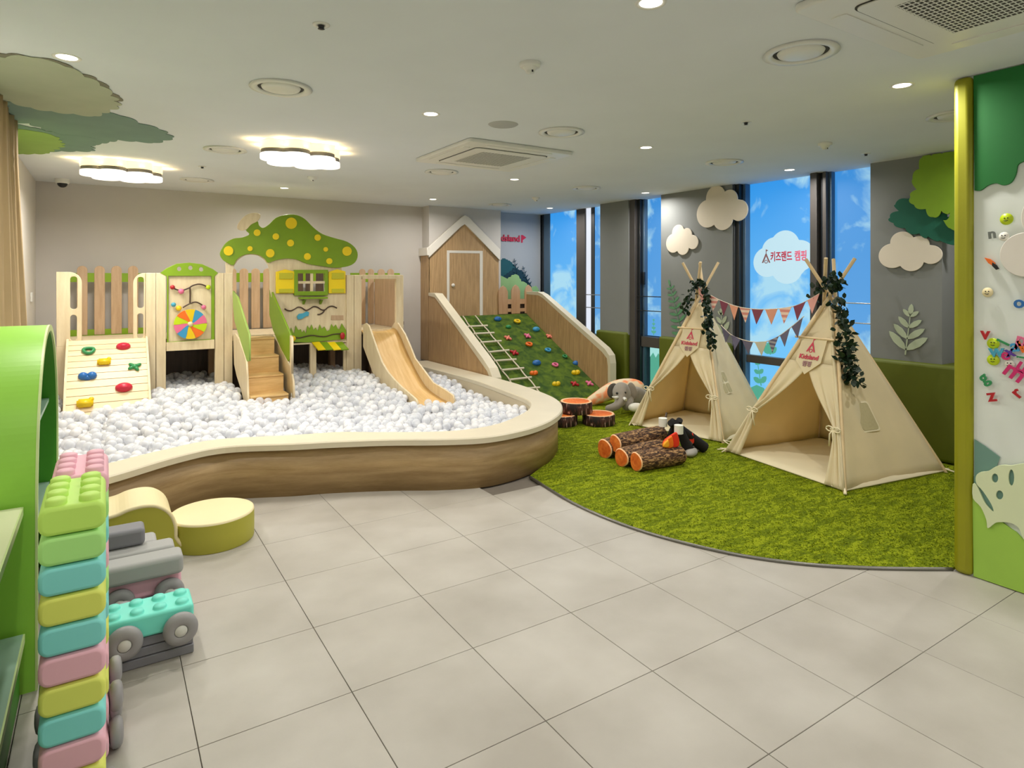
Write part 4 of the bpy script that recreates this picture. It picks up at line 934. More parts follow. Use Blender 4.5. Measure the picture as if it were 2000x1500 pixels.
# frame at the top of the slide
sf = thing('slide_gate_frame', 'birch frame around the top of the slide', 'frame', py(745, 650, YT))
p, q = py(707, 545, YT), py(787, 537, YT); obj('top_bar', G().box((p.x, YT-.01, p.z), (q.x, YT+.03, q.z), bev=.003), 'birch', sf)
p, q = py(773, 660, YT), py(787, 538, YT); obj('post', G().box((p.x, YT-.012, .1), (q.x+.002, YT+.032, q.z-.004), bev=.003), 'birch', sf)
for z in (.98,): obj('bolt_block', G().box((q.x, YT, z-.04), (q.x+.012, YT+.02, z)), 'dark_brown', sf)
obj('side_boards', G().box((q.x-.03, YT+.034, pz_), (q.x-.01, 7.97, 1.49)), 'beech', sf)

# steps
sx0, sx1 = 1.145, 1.49
stp = thing('steps', 'pine steps with green handrail boards leading up through the toadstool arch', 'steps', (1.32, 6.6, .1))
for i in range(5):
    z = pz_-.165*i-.01; y = YT-.02-.2*i
    obj('tread', G().box((sx0, y-.21, z-.02), (sx1, y+.01, z), bev=.003), 'pine_step', stp)
    obj('riser', G().box((sx0, y-.2, z-.175), (sx1, y-.185, z-.02)), 'pine_step', stp)
XL, XR = 1.125, 1.51
lst = onX([(455, 654), (459, 651), (466, 662), (474, 684), (480, 703), (482, 735), (483, 770), (487, 800), (480, 800), (470, 760), (462, 735), (457, 712)], XL)
plate('stringer', [lst], 'X', .018, 'birch', stp, .003)
plate('stringer', [onX([(527, 650), (534, 655), (548, 680), (566, 716), (572, 745), (573, 780), (570, 797), (562, 797), (555, 760), (545, 735), (527, 715)], XR+.018)], 'X', .018, 'birch', stp, .003)
plate('handrail_board', [onX([(454, 568), (463, 580), (486, 654), (486, 705), (482, 706), (470, 668), (458, 628), (455, 600)], XL-.02)], 'X', .018, 'toy_green_pale', stp, .003)
plate('handrail_board', [onX([(526, 565), (530, 569), (566, 652), (566, 700), (562, 706), (548, 680), (533, 645), (526, 615)], XR)], 'X', .018, 'toy_green', stp, .003)
plate('newel', [onX([(566, 655), (569, 660), (569, 730), (566, 715)], XR-.004)], 'X', .02, 'birch', stp)

# slide
sl = thing('slide', 'honey coloured wooden slide with birch sides running down into the balls', 'slide', (2.72, 6.3, .2))
XSL, XSR = 2.5, 2.93
upl = [(709, 634), (714, 631), (719, 635), (725, 651), (735, 680), (745, 707), (757, 727), (770, 742), (783, 755), (795, 765), (812, 780), (817, 793)]
plate('side_board', [onX(upl+[(800, 800), (765, 778), (732, 740), (709, 677)], XSL)], 'X', .02, 'birch', sl, .003)
upr = [(764, 640), (770, 630), (776, 630), (790, 652), (800, 675), (810, 700), (825, 720), (845, 747), (870, 762), (884, 772), (888, 787)]
plate('side_board', [onX(upr+[(868, 798), (835, 792), (800, 745), (764, 690)], XSR)], 'X', .02, 'birch', sl, .003)
bed = smooth_loop([(0, 7.2, .875), (0, 7.08, .86), (0, 6.95, .78), (0, 6.8, .65), (0, 6.6, .50), (0, 6.4, .37), (0, 6.2, .28), (0, 5.9, .23), (0, 5.6, .21)], 5, False)
g = G(); m_ = len(bed); nn_ = 6
vs = []
for i, p in enumerate(bed):
    for k in range(nn_+1):
        u = k/nn_; vs.append((XSL+.01+(XSR-XSL-.012)*u, p.y, p.z+.028*(2*u-1)**2*(1 if 0 < i else 0)))
g.add(vs, [(i*(nn_+1)+k, i*(nn_+1)+k+1, (i+1)*(nn_+1)+k+1, (i+1)*(nn_+1)+k) for i in range(m_-1) for k in range(nn_)], 0, True)
bo = obj('slide_bed', g, 'pine', sl); md = bo.modifiers.new('t', 'SOLIDIFY'); md.thickness = .012; md.offset = -1

# little climbing ramp with planks
lr = thing('climbing_board', 'pale plank climbing board with coloured holds standing in the ball pit', 'climbing ramp', (.02, 6.8, .3))
ax0, ax1 = -.275, .335
A_ = Vector((0, 7.08, .945)); curve = []
for i in range(13):
    k = i/12; curve.append((7.1-.66*k, .92-.63*k-.0*k+.045*math.sin(k*PI)))
fr_r = None
for i in range(12):
    (ya, za), (yb, zb) = curve[i], curve[i+1]; d = Vector((0, yb-ya, zb-za)); n_r = Vector((0, d.z, -d.y)).normalized()
    if n_r.z < 0: n_r = -n_r
    s_ = .006; dn_ = d.normalized()
    P_ = [Vector((ax0+.0, ya, za))+dn_*.003, Vector((ax1, ya, za))+dn_*.003, Vector((ax1, yb, zb))-dn_*.003, Vector((ax0, yb, zb))-dn_*.003]
    g = G().add([p for p in P_]+[p-n_r*.018 for p in P_], [(0, 1, 2, 3), (7, 6, 5, 4), (0, 4, 5, 1), (1, 5, 6, 2), (2, 6, 7, 3), (3, 7, 4, 0)])
    obj('plank', g, 'birch_h', lr)
for x in (ax0-.018, ax1):
    g = G(); outer = [(a-.012, b+.018) for a, b in curve]; inner = [(a+.05, b-.06) for a, b in curve[::-1]]
    obj('side_board', g.prism(outer+inner, x, x+.018, 'X'), 'birch', lr)
def pl_r(x, y):
    d = ray(x, y); best = None
    for i in range(12):
        (ya, za), (yb, zb) = curve[i], curve[i+1]; n_r = Vector((0, -(za-zb), (ya-yb))); n_r.normalize(); p0 = Vector((0, ya, za)); t = (p0-Vector((0, 0, H))).dot(n_r)/d.dot(n_r); q = Vector((0, 0, H))+d*t
        if yb-.002 <= q.y <= ya+.002: return q, (Vector((1, 0, 0)), n_r.cross(Vector((1, 0, 0))), n_r)
    return q, (Vector((1, 0, 0)), n_r.cross(Vector((1, 0, 0))), n_r)
for x, y, c_, k_, s_ in ((173, 687, 'green', 'ring', .055), (241, 678, 'red', 'oval', .06), (203, 709, 'yellow', 'block', .052), (263, 717, 'green', 'star', .055), (171, 736, 'blue', 'twin', .065), (242, 758, 'red', 'oval', .068), (166, 790, 'yellow', 'block', .06)):
    q, f_ = pl_r(x, y); ey2 = f_[1] if f_[1].z > 0 else -f_[1]
    hold(lr, q, (f_[0], ey2, f_[2]), 'gloss_'+c_, k_, s_, c_+' climbing hold')

# ================================================================== TENTS
def tent(name_lab, corners, apex_z, ext, bird, seed, win, flag_lab):
    FLc, FRc, BRc, BLc = [Vector((x, y, .02)) for x, y in corners]
    ctr = (FLc+FRc+BRc+BLc)/4; t = thing('play_tent', name_lab, 'play tent', (ctr.x, ctr.y, .014))
    ap_ = Vector((ctr.x, ctr.y, apex_z)); cs = [FLc, FRc, BRc, BLc]
    random.seed(seed)
    for i, c_ in enumerate(cs):
        tilt = (cs[(i+1) % 4]-ctr)*.05; tilt.z = 0
        d = (ap_+tilt-c_); top_ = c_+d*(1+ext)
        obj('pole', G().cyl(c_-d.normalized()*.015, top_, .014, 10), 'pole_wood', t)
    # cloth collar height
    zc_ = apex_z*.93
    def at(c_, k): return c_.lerp(ap_, k)
    kt = .93
    def panel(name, a, b, k0_=0.0, k1_=kt, m='canvas', bulge=.0, ripple=0, nu=14, nv=16, off=0, clip=None):
        nn = ((b-a).cross(ap_-a)).normalized();
        if nn.dot(((a+b)/2-ctr)) < 0: nn = -nn
        vs = [];
        for j in range(nv+1):
            k = k0_+(k1_-k0_)*j/nv; p, q = at(a, k), at(b, k)
            for i in range(nu+1):
                u = i/nu; pt = p.lerp(q, u)+nn*(off-bulge*math.sin(u*PI)*(1-k)+ripple*math.sin(u*19+k*5)*(1-k)); vs.append(pt)
        g = G().add(vs, [(j*(nu+1)+i, j*(nu+1)+i+1, (j+1)*(nu+1)+i+1, (j+1)*(nu+1)+i) for j in range(nv) for i in range(nu)], 0, True)
        o = obj(name, g, m, t); md = o.modifiers.new('t', 'SOLIDIFY'); md.thickness = .004; return nn
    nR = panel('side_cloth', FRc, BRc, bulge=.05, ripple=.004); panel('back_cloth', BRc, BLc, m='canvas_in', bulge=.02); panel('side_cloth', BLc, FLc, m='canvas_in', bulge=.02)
    # front cloth: closed above, two flaps gathered to the sides below
    a, b = FLc, FRc; nF = ((b-a).cross(ap_-a)).normalized()
    if nF.dot((a+b)/2-ctr) < 0: nF = -nF
    panel('front_cloth', a, b, .60, kt, off=.004, nv=8)
    def flap(left):
        vs = []; nu, nv = 16, 28
        for j in range(nv+1):
            k = .60*(1-j/nv)          # height parameter from .60 down to 0
            p, q = at(a, k), at(b, k); mid = .5; tie = .27
            if k > tie: w_ = mid*((k-tie)/(.60-tie))**1.15+.045
            else: w_ = .045+.09*((tie-k)/tie)**.8
            w_ = min(w_, .5)
            for i in range(nu+1):
                u = i/nu*w_
                if not left: u = 1-u
                fold = math.sin(i/nu*PI*5)*.016*(1-min(1, abs(w_-.045)*2.0))+.01*math.sin(i/nu*PI*3+k*8)*(1-k)
                bow = .018*math.exp(-((k-tie)/.06)**2)
                vs.append(p.lerp(q, u)+nF*(.008+fold+bow*math.sin(i/nu*PI)))
        g = G().add(vs, [(j*(nu+1)+i, j*(nu+1)+i+1, (j+1)*(nu+1)+i+1, (j+1)*(nu+1)+i) for j in range(nv) for i in range(nu)], 0, True)
        o = obj('door_flap', g, 'canvas', t); md = o.modifiers.new('t', 'SOLIDIFY'); md.thickness = .004
        k = .27; c_ = at(a, k).lerp(at(b, k), .03 if left else .97)+nF*.03
        g = G(); sd = (b-a).normalized()*(1 if left else -1)
        g.tube([c_-sd*.03, c_+sd*.03-nF*0+Vector((0, 0, .006))], .013, 8)
        for s_, l_ in ((.6, .13), (-.2, .17)):
            g.tube([c_+nF*.01, c_+nF*.03+sd*.03*s_+Vector((0, 0, -.04)), c_+nF*.02+sd*.05*s_+Vector((0, 0, -l_))], .006, 6)
        for s_ in (1, -1):
            pts_ = [c_+nF*.015+(sd*math.cos(q)*.03*s_+Vector((0, 0, 1))*math.sin(q)*.018)+sd*.03*s_ for q in np.linspace(0, 2*PI, 11)]; g.tube(pts_, .005, 5)
        obj('tie_bow', g, 'canvas_edge', t)
    flap(True); flap(False)
    obj('seam_piping', G().tube([at(a, i/12*kt)+nF*.012 for i in range(13)], .009, 6).tube([at(b, i/12*kt)+nF*.012 for i in range(13)], .011, 6), 'canvas', t)
    # floor mat
    z = .018
    mp_ = [c_.lerp(ctr, -.0) for c_ in cs]
    g = G(); n = 12; vs = []
    for j in range(n+1):
        for i in range(n+1):
            p = FLc.lerp(FRc, i/n).lerp(BLc.lerp(BRc, i/n), j/n); e_ = min(i, n-i, j, n-j)
            vs.append((p.x, p.y, z+.0+(.012+.006*math.sin(i*2.1)*math.cos(j*1.7) if e_ > 0 else 0)))
    g.add(vs, [(j*(n+1)+i, j*(n+1)+i+1, (j+1)*(n+1)+i+1, (j+1)*(n+1)+i) for j in range(n) for i in range(n)], 0, True)
    o = obj('floor_cloth', g, 'canvas_edge', t); md = o.modifiers.new('t', 'SOLIDIFY'); md.thickness = .01; md.offset = 1
    # pennant with tent mark
    k1_, k2_ = .74, .56
    up = (ap_-(a+b)/2).normalized(); sdx = (b-a).normalized(); fr_ = (sdx, nF.cross(sdx), nF)
    if fr_[1].z < 0: fr_ = (sdx, -fr_[1], nF)
    pc_ = ((a+b)/2).lerp(ap_, .735)+nF*.03; w_ = (at(b, .74)-at(a, .74)).length*.5; hgt = (ap_-(a+b)/2).length*.135
    ey3 = fr_[1]
    pn = plate('pennant', [[pc_-sdx*w_*.8, pc_+sdx*w_*.8, pc_+sdx*w_*.8-ey3*hgt, pc_-ey3*hgt*1.55, pc_-sdx*w_*.8-ey3*hgt]], fr_, .005, 'canvas', t, .001)
    obj('pennant_rod', G().cyl(pc_-sdx*w_*1.25, pc_+sdx*w_*1.25, .009, 8), 'pole_wood', t)
    tent_mark(pc_-ey3*hgt*.38+nF*.004, hgt*.42, fr_, 'sign_red', pn, .002)
    text('lettering', 'Kidsland', hgt*.27, fr_, pc_-ey3*hgt*.82+nF*.004, 'sign_red', pn, .002)
    text('lettering', '캠핑', hgt*.24, fr_, pc_-ey3*hgt*1.12+nF*.004, 'sign_mark', pn, .002)
    # window patch on the right side cloth
    sdx = (BRc-FRc).normalized(); ey3 = nR.cross(sdx); ey3 = -ey3 if ey3.z < 0 else ey3
    fr2 = (sdx, ey3, nR) if sdx.cross(ey3).dot(nR) > 0 else (-sdx, ey3, nR)
    ku, kv = win[0], win[1]
    wc_ = at(FRc, kv).lerp(at(BRc, kv), ku)-nR*.05*math.sin(ku*PI)*(1-kv)+nR*.006
    w2_, h2_ = win[2], win[3]; sk = win[4]
    P2 = lambda p, q: wc_+sdx*(p*w2_+q*sk)+ey3*q*h2_
    wp = plate('window_patch', [[P2(p, q) for p, q in rrect(-1, -1, 1, 1, .25)]], fr2, .004, 'canvas_edge', t)
    if win[5]:
        for p0, q0 in ((-.92, .08), (.08, .08), (-.92, -.92), (.08, -.92)): plate('window_net', [[P2(p, q) for p, q in rrect(p0, q0, p0+.84, q0+.84, .2)]], fr2, .002, 'window_mesh', wp, lift=.003)
    else: plate('window_net', [[P2(p, q) for p, q in rrect(-.86, -.88, .86, .88, .2)]], fr2, .002, 'window_mesh', wp, lift=.003)
    # hem tapes at the feet
    for c_ in (FLc, FRc, BRc):
        g = G(); 
        for q in range(3): a_ = rnd()*6; g.tube([c_+Vector((0, 0, .02)), c_+Vector((.04*math.cos(a_), .04*math.sin(a_), .01)), c_+Vector((.08*math.cos(a_), .08*math.sin(a_), .004))], .006, 5)
        obj('foot_tape', g, 'canvas_edge', t)
    return t, ap_, at, FLc, FRc, BRc, nF, nR
cB = [(4.477, 3.541), (4.31, 2.424), (5.40, 2.26), (5.567, 3.377)]
cA = [(4.484, 4.724), (4.682, 3.747), (5.62, 3.93), (5.44, 4.9)]
tB = tent('bigger cream play tent nearest the olive post, flaps tied open', cB, 1.36, .22, 0, 3, (.42, .33, .10, .115, -.02, False), '')
tA = tent('smaller cream play tent farther back, beside the elephant toy', cA, 1.34, .24, 0, 5, (.40, .36, .075, .11, -.02, True), '')

# ivy garlands over the tent tops
def garland(lab, path, n, spread, seed, big=1.0):
    random.seed(seed); P_ = smooth_loop(path, 8, False); t = thing('ivy_garland', lab, 'garland', P_[0])
    obj('vine', G().tube(P_, .004, 5), 'ivy', t)
    me = []
    for q in range(3):
        g = G(); w = .5+.1*q; v_ = [(0, 0, 0), (.3, w*.6, .05), (.65, w*.62, .02), (1, 0, -.08), (.65, -w*.62, .02), (.3, -w*.6, .05), (.5, 0, -.03)]
        g.add(v_, [(0, 6, 1), (1, 6, 2), (2, 6, 3), (3, 6, 4), (4, 6, 5), (5, 6, 0)], 0, False); me.append(g.mesh('leaf', 'ivy'))
    L_ = len(P_)
    for i in range(n):
        p = P_[int(rnd()**.85*(L_-1))]; s_ = random.uniform(.032, .052)*big
        o = bpy.data.objects.new('leaf', random.choice(me)); C.objects.link(o); o.parent = t
        o.location = p+Vector([random.gauss(0, spread*.5) for _ in range(3)])-t.location
        o.rotation_euler = (random.uniform(-1.2, 1.2), random.uniform(-1.5, 1.5), random.uniform(0, 6.28)); o.scale = (s_,)*3
def gp(x, y, v):   # a point at true depth v in front of the camera
    u = (x-1000)/F*v; return Vector((u*ct+v*st, -u*st+v*ct, H+(HZ-y)/F*v))
garland('dark ivy garland trailing down the right side of the bigger tent', [gp(1590, 575, 5.15), gp(1610, 560, 5.0), gp(1632, 548, 4.98), gp(1638, 590, 4.95), gp(1645, 625, 4.9), gp(1652, 660, 4.84), gp(1655, 695, 4.8), gp(1662, 725, 4.78), gp(1672, 750, 4.78)], 290, .055, 4, 1.2)
garland('dark ivy garland around the top of the smaller tent', [gp(1335, 610, 6.3), gp(1345, 585, 6.3), gp(1358, 558, 6.28), gp(1372, 558, 6.2), gp(1378, 590, 6.15), gp(1382, 620, 6.1), gp(1385, 650, 6.05), gp(1392, 678, 6.0)], 260, .045, 9, 1.1)

# bunting
def bunting(lab, ptsp, mats_, seed, ln):
    P_ = smooth_loop(ptsp, 10, False); t = thing('bunting', lab, 'bunting', P_[0]); obj('string', G().tube(P_, .004, 5), 'cord', t)
    # arc length table
    ds = [0]
    for i in range(1, len(P_)): ds.append(ds[-1]+(P_[i]-P_[i-1]).length)
    def at(s):
        for i in range(1, len(P_)):
            if ds[i] >= s: k = (s-ds[i-1])/(ds[i]-ds[i-1]); return P_[i-1].lerp(P_[i], k)
        return P_[-1]
    n = len(mats_); step = ds[-1]/n
    for i, m_ in enumerate(mats_):
        a, b = at(step*(i+.05)), at(step*(i+.93)); mid = (a+b)/2; perp = (b-a).cross(Vector((0, 0, 1))).normalized()
        tip = mid+Vector((0, 0, -ln))+(b-a)*random.uniform(-.1, .1)+perp*random.uniform(-.02, .02)
        g = G().add([a, b, tip, a+perp*.003, b+perp*.003, tip+perp*.003], [(0, 1, 2), (5, 4, 3), (0, 3, 4, 1), (1, 4, 5, 2), (2, 5, 3, 0)]); obj('pennant', g, m_, t)
vA, vB = 6.28, 5.05
def bp(x, y, k): return gp(x, y, vA+(vB-vA)*k)
bunting('upper bunting string of pink, plum and striped flags between the two tents', [bp(1362, 560, 0), bp(1385, 575, .08), bp(1410, 588, .2), bp(1445, 600, .4), bp(1480, 604, .55), bp(1520, 603, .7), bp(1560, 595, .85), bp(1603, 572, 1)],
        ['flag_pink', 'flag_stripe_pink', 'flag_plum', 'flag_peach', 'flag_stripe_pink', 'flag_plum', 'flag_peach', 'flag_stripe_pink', 'flag_plum', 'flag_pink'], 1, .135)
bunting('lower bunting string of slate and cream flags between the two tents', [bp(1408, 635, .05), bp(1430, 655, .2), bp(1460, 666, .4), bp(1490, 668, .55), bp(1515, 660, .7), bp(1540, 643, .85), bp(1570, 618, 1)],
        ['flag_slate', 'flag_slate', 'flag_slate', 'flag_cream', 'flag_stripe_slate', 'flag_slate', 'flag_slate'], 2, .125)

# ================================================================== THINGS ON THE TURF
def stump(x, y, z, r, h, lab):
    t = thing('stump_seat', lab, 'stump seat', (x, y, z), 'printed stump seats')
    g = G(); n = 40; prof = [(r*.97, 0), (r*1.02, .01), (r, h*.5), (r*1.01, h-.012), (r*.97, h)]
    g.lathe(prof, (x, y, z), n); obj('bark_side', g, 'bark_dark', t)
    obj('rim', G().lathe([(r*.97, h-.001), (r*.94, h+.006), (r*.82, h+.002)], (x, y, z), n), 'cut_edge', t)
    obj('sawn_top', G().lathe([(.0001, h), (r*.82, h+.001)], (x, y, z), n), 'sawn', t)
s1 = pz(1094, 830, .015); s2 = pz(1170, 820, .06)
stump(3.90, 5.12, .014, .165, .105, 'printed log seat on the turf, left of the three, half hidden by the pit rim')
stump(4.235, 4.93, .014, .165, .105, 'printed log seat on the turf, right of the three')
stump(4.07, 5.09, .122, .165, .115, 'printed log seat stacked on top of the other two')
def log(a, b, r, lab, cut=None):
    a, b = Vector(a), Vector(b); t = thing('log_cushion', lab, 'log cushion', ((a+b)/2).to_tuple()[:2]+(.014,), 'log cushions')
    d = (b-a).normalized(); u = d.orthogonal().normalized(); w = d.cross(u); n = 20; vs = []; m_ = 10
    for i in range(m_+1):
        p = a.lerp(b, i/m_); e = 1-.06*(abs(2*i/m_-1)**6)
        for k in range(n):
            q = 2*PI*k/n; rr = r*e*(1+.05*math.sin(3*q+1)+.02*math.sin(7*q+i)); vs.append(p+(u*math.cos(q)+w*math.sin(q))*rr)
    me = G().add([v-(a+b)/2 for v in vs], [(i*n+k, i*n+(k+1) % n, (i+1)*n+(k+1) % n, (i+1)*n+k) for i in range(m_) for k in range(n)], 0, True).mesh('bark_cover', 'bark')
    q_ = d.to_track_quat('Z', 'Y'); me.transform(q_.inverted().to_matrix().to_4x4())
    o = link('bark_cover', me, t, True); o.rotation_mode = 'QUATERNION'; o.rotation_quaternion = q_; o.location = (a+b)/2-t.location
    for p, s_ in ((a, -1), (b, 1)):
        vs = [p+d*s_*.012]+[p+(u*math.cos(2*PI*k/n)+w*math.sin(2*PI*k/n))*r*.86*(1+.05*math.sin(3*2*PI*k/n+1))+d*s_*.008 for k in range(n)]
        vs2 = [p+(u*math.cos(2*PI*k/n)+w*math.sin(2*PI*k/n))*r*.95*(1+.05*math.sin(3*2*PI*k/n+1)) for k in range(n)]
        obj('end_face', G().add(vs, [(0, k+1, (k+1) % n+1) for k in range(n)], 0, True), 'sawn', t)
        obj('end_ring', G().add(vs[1:]+vs2, [(k, (k+1) % n, n+(k+1) % n, n+k) for k in range(n)], 0, True), 'cut_edge', t)
log(pz(1243, 902, .085), pz(1328, 888, .085), .078, 'front log cushion of the pile, nearest the camera')
log(pz(1214, 894, .085), pz(1292, 875, .085), .076, 'second log cushion of the pile, just behind the front one')
log(pz(1181, 877, .085), pz(1262, 858, .085), .085, 'back left log cushion of the pile, with the widest orange end')
log(pz(1202, 866, .15), pz(1292, 848, .16), .075, 'log cushion lying higher at the back of the pile, tilted')
# toy campfire
cf = thing('toy_campfire', 'black toy campfire with orange flames and white marshmallows behind the log pile', 'toy campfire', (4.2, 3.8, .014))
c0 = pz(1336, 876, .02); g = G()
base_r = .17
tops = gp(1318, 824, 5.22)
for i, a in enumerate((.2, 1.5, 2.9, 4.1, 5.2)):
    p = c0+Vector((math.cos(a)*base_r, math.sin(a)*base_r, .03)); q = tops+Vector((math.cos(a+2.6)*.04, math.sin(a+2.6)*.04, random.uniform(-.02, .03)))
    obj('charred_log', G().cyl(p, q, .048, 12, r2=.026), 'charcoal', cf)
    obj('log_end', G().cyl(p-(q-p).normalized()*.003, p, .043, 12), 'sawn', cf)
for p, q in ((gp(1296, 836, 5.35), gp(1302, 806, 5.4)), (gp(1352, 868, 5.3), gp(1318, 822, 5.35))):
    obj('stick', G().cyl(p, q, .009, 8), 'dark_brown', cf)
for x, y in ((1297, 824), (1328, 838)):
    p = gp(x, y, 5.28 if x < 1310 else 5.06); obj('marshmallow', G().cyl(p-Vector((.014, 0, .034)), p+Vector((-.014, 0, .034)), .036, 14), 'plush_white', cf)
for x, y, w, h, m_, v in ((1312, 864, .07, .13, 'fire_red', 5.0), (1306, 867, .045, .10, 'fire_orange', 4.97), (1302, 869, .026, .06, 'fire_yellow', 4.945), (1348, 860, .04, .10, 'fire_red', 5.3)):
    p = gp(x, y, v); c_ = Vector((ct, -st, 0)); P_ = [(-1, -.4), (-.9, .1), (-.5, .45), (0, .75), (.55, 1), (.8, .5), (.9, 0), (.8, -.4), (.3, -.6), (-.4, -.6)]
    plate('flame', [[p+c_*a*w+Vector((0, 0, 1))*b*h*.6 for a, b in smooth_loop([(k[0], k[1], 0) for k in P_], 3) and [(s.x, s.y) for s in smooth_loop([(k[0], k[1], 0) for k in P_], 3)]]], (c_, Vector((0, 0, 1)), Vector((-st, -ct, 0))), .025, m_, cf, .008)
for x, y, v, s_ in ((1350, 883, 5.15, (.10, .05, .035)), (1364, 874, 5.28, (.06, .045, .032))):
    p = pz(x, y, .042); obj('stone', G().ball(p, s_, 9, rot=Matrix.Rotation(.5, 3, 'Z')), 'stone_grey', cf)

# elephant plush and the big patterned plush behind it
def skin(name, chains, m, parent, lv=2):
    """one continuous soft body grown over joints"""
    bm = bmesh.new(); rad = []; idx = {}
    vsl = []
    for ch in chains:
        prev = None
        for key, p, r in ch:
            if key not in idx: idx[key] = len(vsl); vsl.append((p, r))
            if prev is not None: rad.append((prev, idx[key]))
            prev = idx[key]
    me = bpy.data.meshes.new(name); me.from_pydata([v[0] for v in vsl], rad, [])
    ob = bpy.data.objects.new('tmp', me); C.objects.link(ob); md = ob.modifiers.new('s', 'SKIN'); sv = me.skin_vertices[0].data
    for i, (p, r) in enumerate(vsl): sv[i].radius = (r, r)
    sv[0].use_root = True
    ss = ob.modifiers.new('ss', 'SUBSURF'); ss.levels = lv; ss.render_levels = lv
    dg = bpy.context.evaluated_depsgraph_get(); ev = ob.evaluated_get(dg); m2 = bpy.data.meshes.new_from_object(ev); bpy.data.objects.remove(ob)
    m2.materials.clear(); m2.materials.append(M[m])
    for p in m2.polygons: p.use_smooth = True
    return link(name, m2, parent)
ve = 7.0
el = thing('elephant_plush', 'grey plush elephant with white tusks lying against a patterned plush', 'soft toy', pz(1215, 802, .014))
E_ = lambda x, y, v: gp(x, y, v)
skin('body', [[('h', E_(1213, 765, 7.0), .11), ('n', E_(1225, 772, 7.15), .10), ('b', E_(1245, 775, 7.3), .13), ('r', E_(1262, 785, 7.4), .12)],
              [('h', None, 0), ('f', E_(1207, 752, 6.95), .085)],
              [('h', None, 0), ('t1', E_(1213, 782, 6.86), .065), ('t2', E_(1206, 792, 6.8), .048), ('t3', E_(1194, 797, 6.74), .042), ('t4', E_(1182, 799, 6.72), .040)],
              [('n', None, 0), ('l1', E_(1224, 789, 6.95), .075), ('l2', E_(1228, 795, 6.82), .065)]], 'plush_grey', el)
for nm, cx_, cy_, v_, sc_, ry in (('ear', 1197, 763, 7.02, (.062, .02, .085), .25), ('ear', 1235, 764, 7.0, (.05, .02, .10), -.25)):
    p = E_(cx_, cy_, v_); obj(nm, G().ball(p, sc_, 10, rot=Matrix.Rotation(-TH, 3, 'Z') @ Matrix.Rotation(ry, 3, 'Y')), 'plush_dark' if cx_ < 1200 else 'plush_grey', el)
for a, b, c_ in ((E_(1206, 776, 6.83), E_(1201, 777, 6.78), E_(1196, 775, 6.74)), (E_(1219, 778, 6.82), E_(1222, 781, 6.77), E_(1223, 778, 6.73))):
    obj('tusk', G().tube([a, b, c_], .01, 8, rs=[.018, .015, .006]), 'plush_white', el)
for x, y in ((1221, 767), (1205, 768)): obj('eye', G().ball(E_(x, y, 6.862), .013, 8), 'black', el)
obj('foot', G().ball(E_(1243, 796, 6.8), (.09, .06, .05), 10, rot=Matrix.Rotation(-TH, 3, 'Z')), 'plush_white', el)['label'] = 'white plush foot'
bigp = thing('patterned_plush', 'long cream and orange plush animal lying behind the grey elephant', 'soft toy', pz(1180, 795, .014))
skin('body', [[('a', E_(1142, 789, 7.35), .035), ('b', E_(1155, 783, 7.38), .065), ('c', E_(1172, 775, 7.4), .085), ('d', E_(1190, 765, 7.42), .105), ('e', E_(1210, 757, 7.5), .12), ('f', E_(1238, 757, 7.55), .13), ('g', E_(1258, 768, 7.5), .12)]], 'plush_patch', bigp)

# ================================================================== RIGHT DIVIDER WALL: boards and letters
XW = 3.655
bw_ = thing('magnet_board', 'pale magnetic board with painted trees on the right hand wall', 'board', (XW, .9, 0))
def xw(pts, k=0): return onX(pts, XW-k)
plate('tree_top', [[Vector((XW-.006, 1.4, CZ-.005)), Vector((XW-.006, -.8, CZ-.005)), Vector((XW-.006, -.8, 2.0)), Vector((XW-.006, .9, 2.0))]+smooth_loop(xw([(2010, 310), (2000, 315), (1988, 322), (1984, 340), (1975, 356), (1960, 362), (1945, 358), (1930, 362), (1915, 372), (1903, 372)], .006), 4, False)], 'X', .012, 'deep_green', bw_, .001)
plate('hill', [[Vector((XW-.006, 1.4, .004)), Vector((XW-.006, -.8, .004)), Vector((XW-.006, -.8, .3))]+xw([(2030, 1062), (2000, 1056), (1985, 1040), (1970, 1030), (1955, 1018), (1940, 1012), (1925, 990), (1912, 960), (1899, 945)], .006)], 'X', .010, 'hill_lime', bw_, .001)
plate('slate_leaf', [xw([(1903, 858), (1925, 872), (1953, 893), (1945, 915), (1925, 925), (1912, 925), (1906, 940), (1903, 955)], .004)], 'X', .004, 'slate_green', bw_)
lv_o = smooth_loop(xw([(1900, 945), (1908, 950), (1915, 965), (1925, 985), (1940, 1000), (1936, 985), (1920, 960), (1907, 945), (1906, 930), (1915, 922), (1930, 920), (1945, 911), (1960, 908), (1975, 909), (2000, 905), (2030, 905), (2030, 1060), (2010, 1060), (1998, 1052), (1990, 1032), (1975, 1022), (1955, 1020), (1943, 1022), (1929, 1032), (1926, 1015), (1915, 990), (1900, 973)], .02), 3)
hol = [xw([(x+a*math.cos(q)*.8, y+b*math.sin(q)) for q in np.linspace(0, 2*PI, 15)[:-1]], .02) for x, y, a, b in ((1943, 934, 8, 9), (1952, 967, 9, 9), (1975, 933, 7, 16))]
plate('leaf_board', [lv_o]+hol, 'X', .012, 'leaf_cream', bw_, .001)
plate('dark_backing', [xw([(1902, 930), (1990, 915), (1990, 1000), (1930, 1000), (1902, 960)], .007)], 'X', .003, 'slate_green', bw_)
c_ = Vector((XW-.02, 1.06, 1.64))
tag(plate('cloud_cutout', [[Vector((XW-.02, c_.y-a, c_.z+b)) for a, b in blob((0, 0), [(0, 0, .1), (-.12, -.035, .105), (-.01, .14, .13), (.13, .0, .15), (.02, -.06, .11)])]], 'X', .014, 'house_white', bev=.002), 'white cloud cutout on the magnetic board, cut by the right edge of the picture', 'cloud decoration')
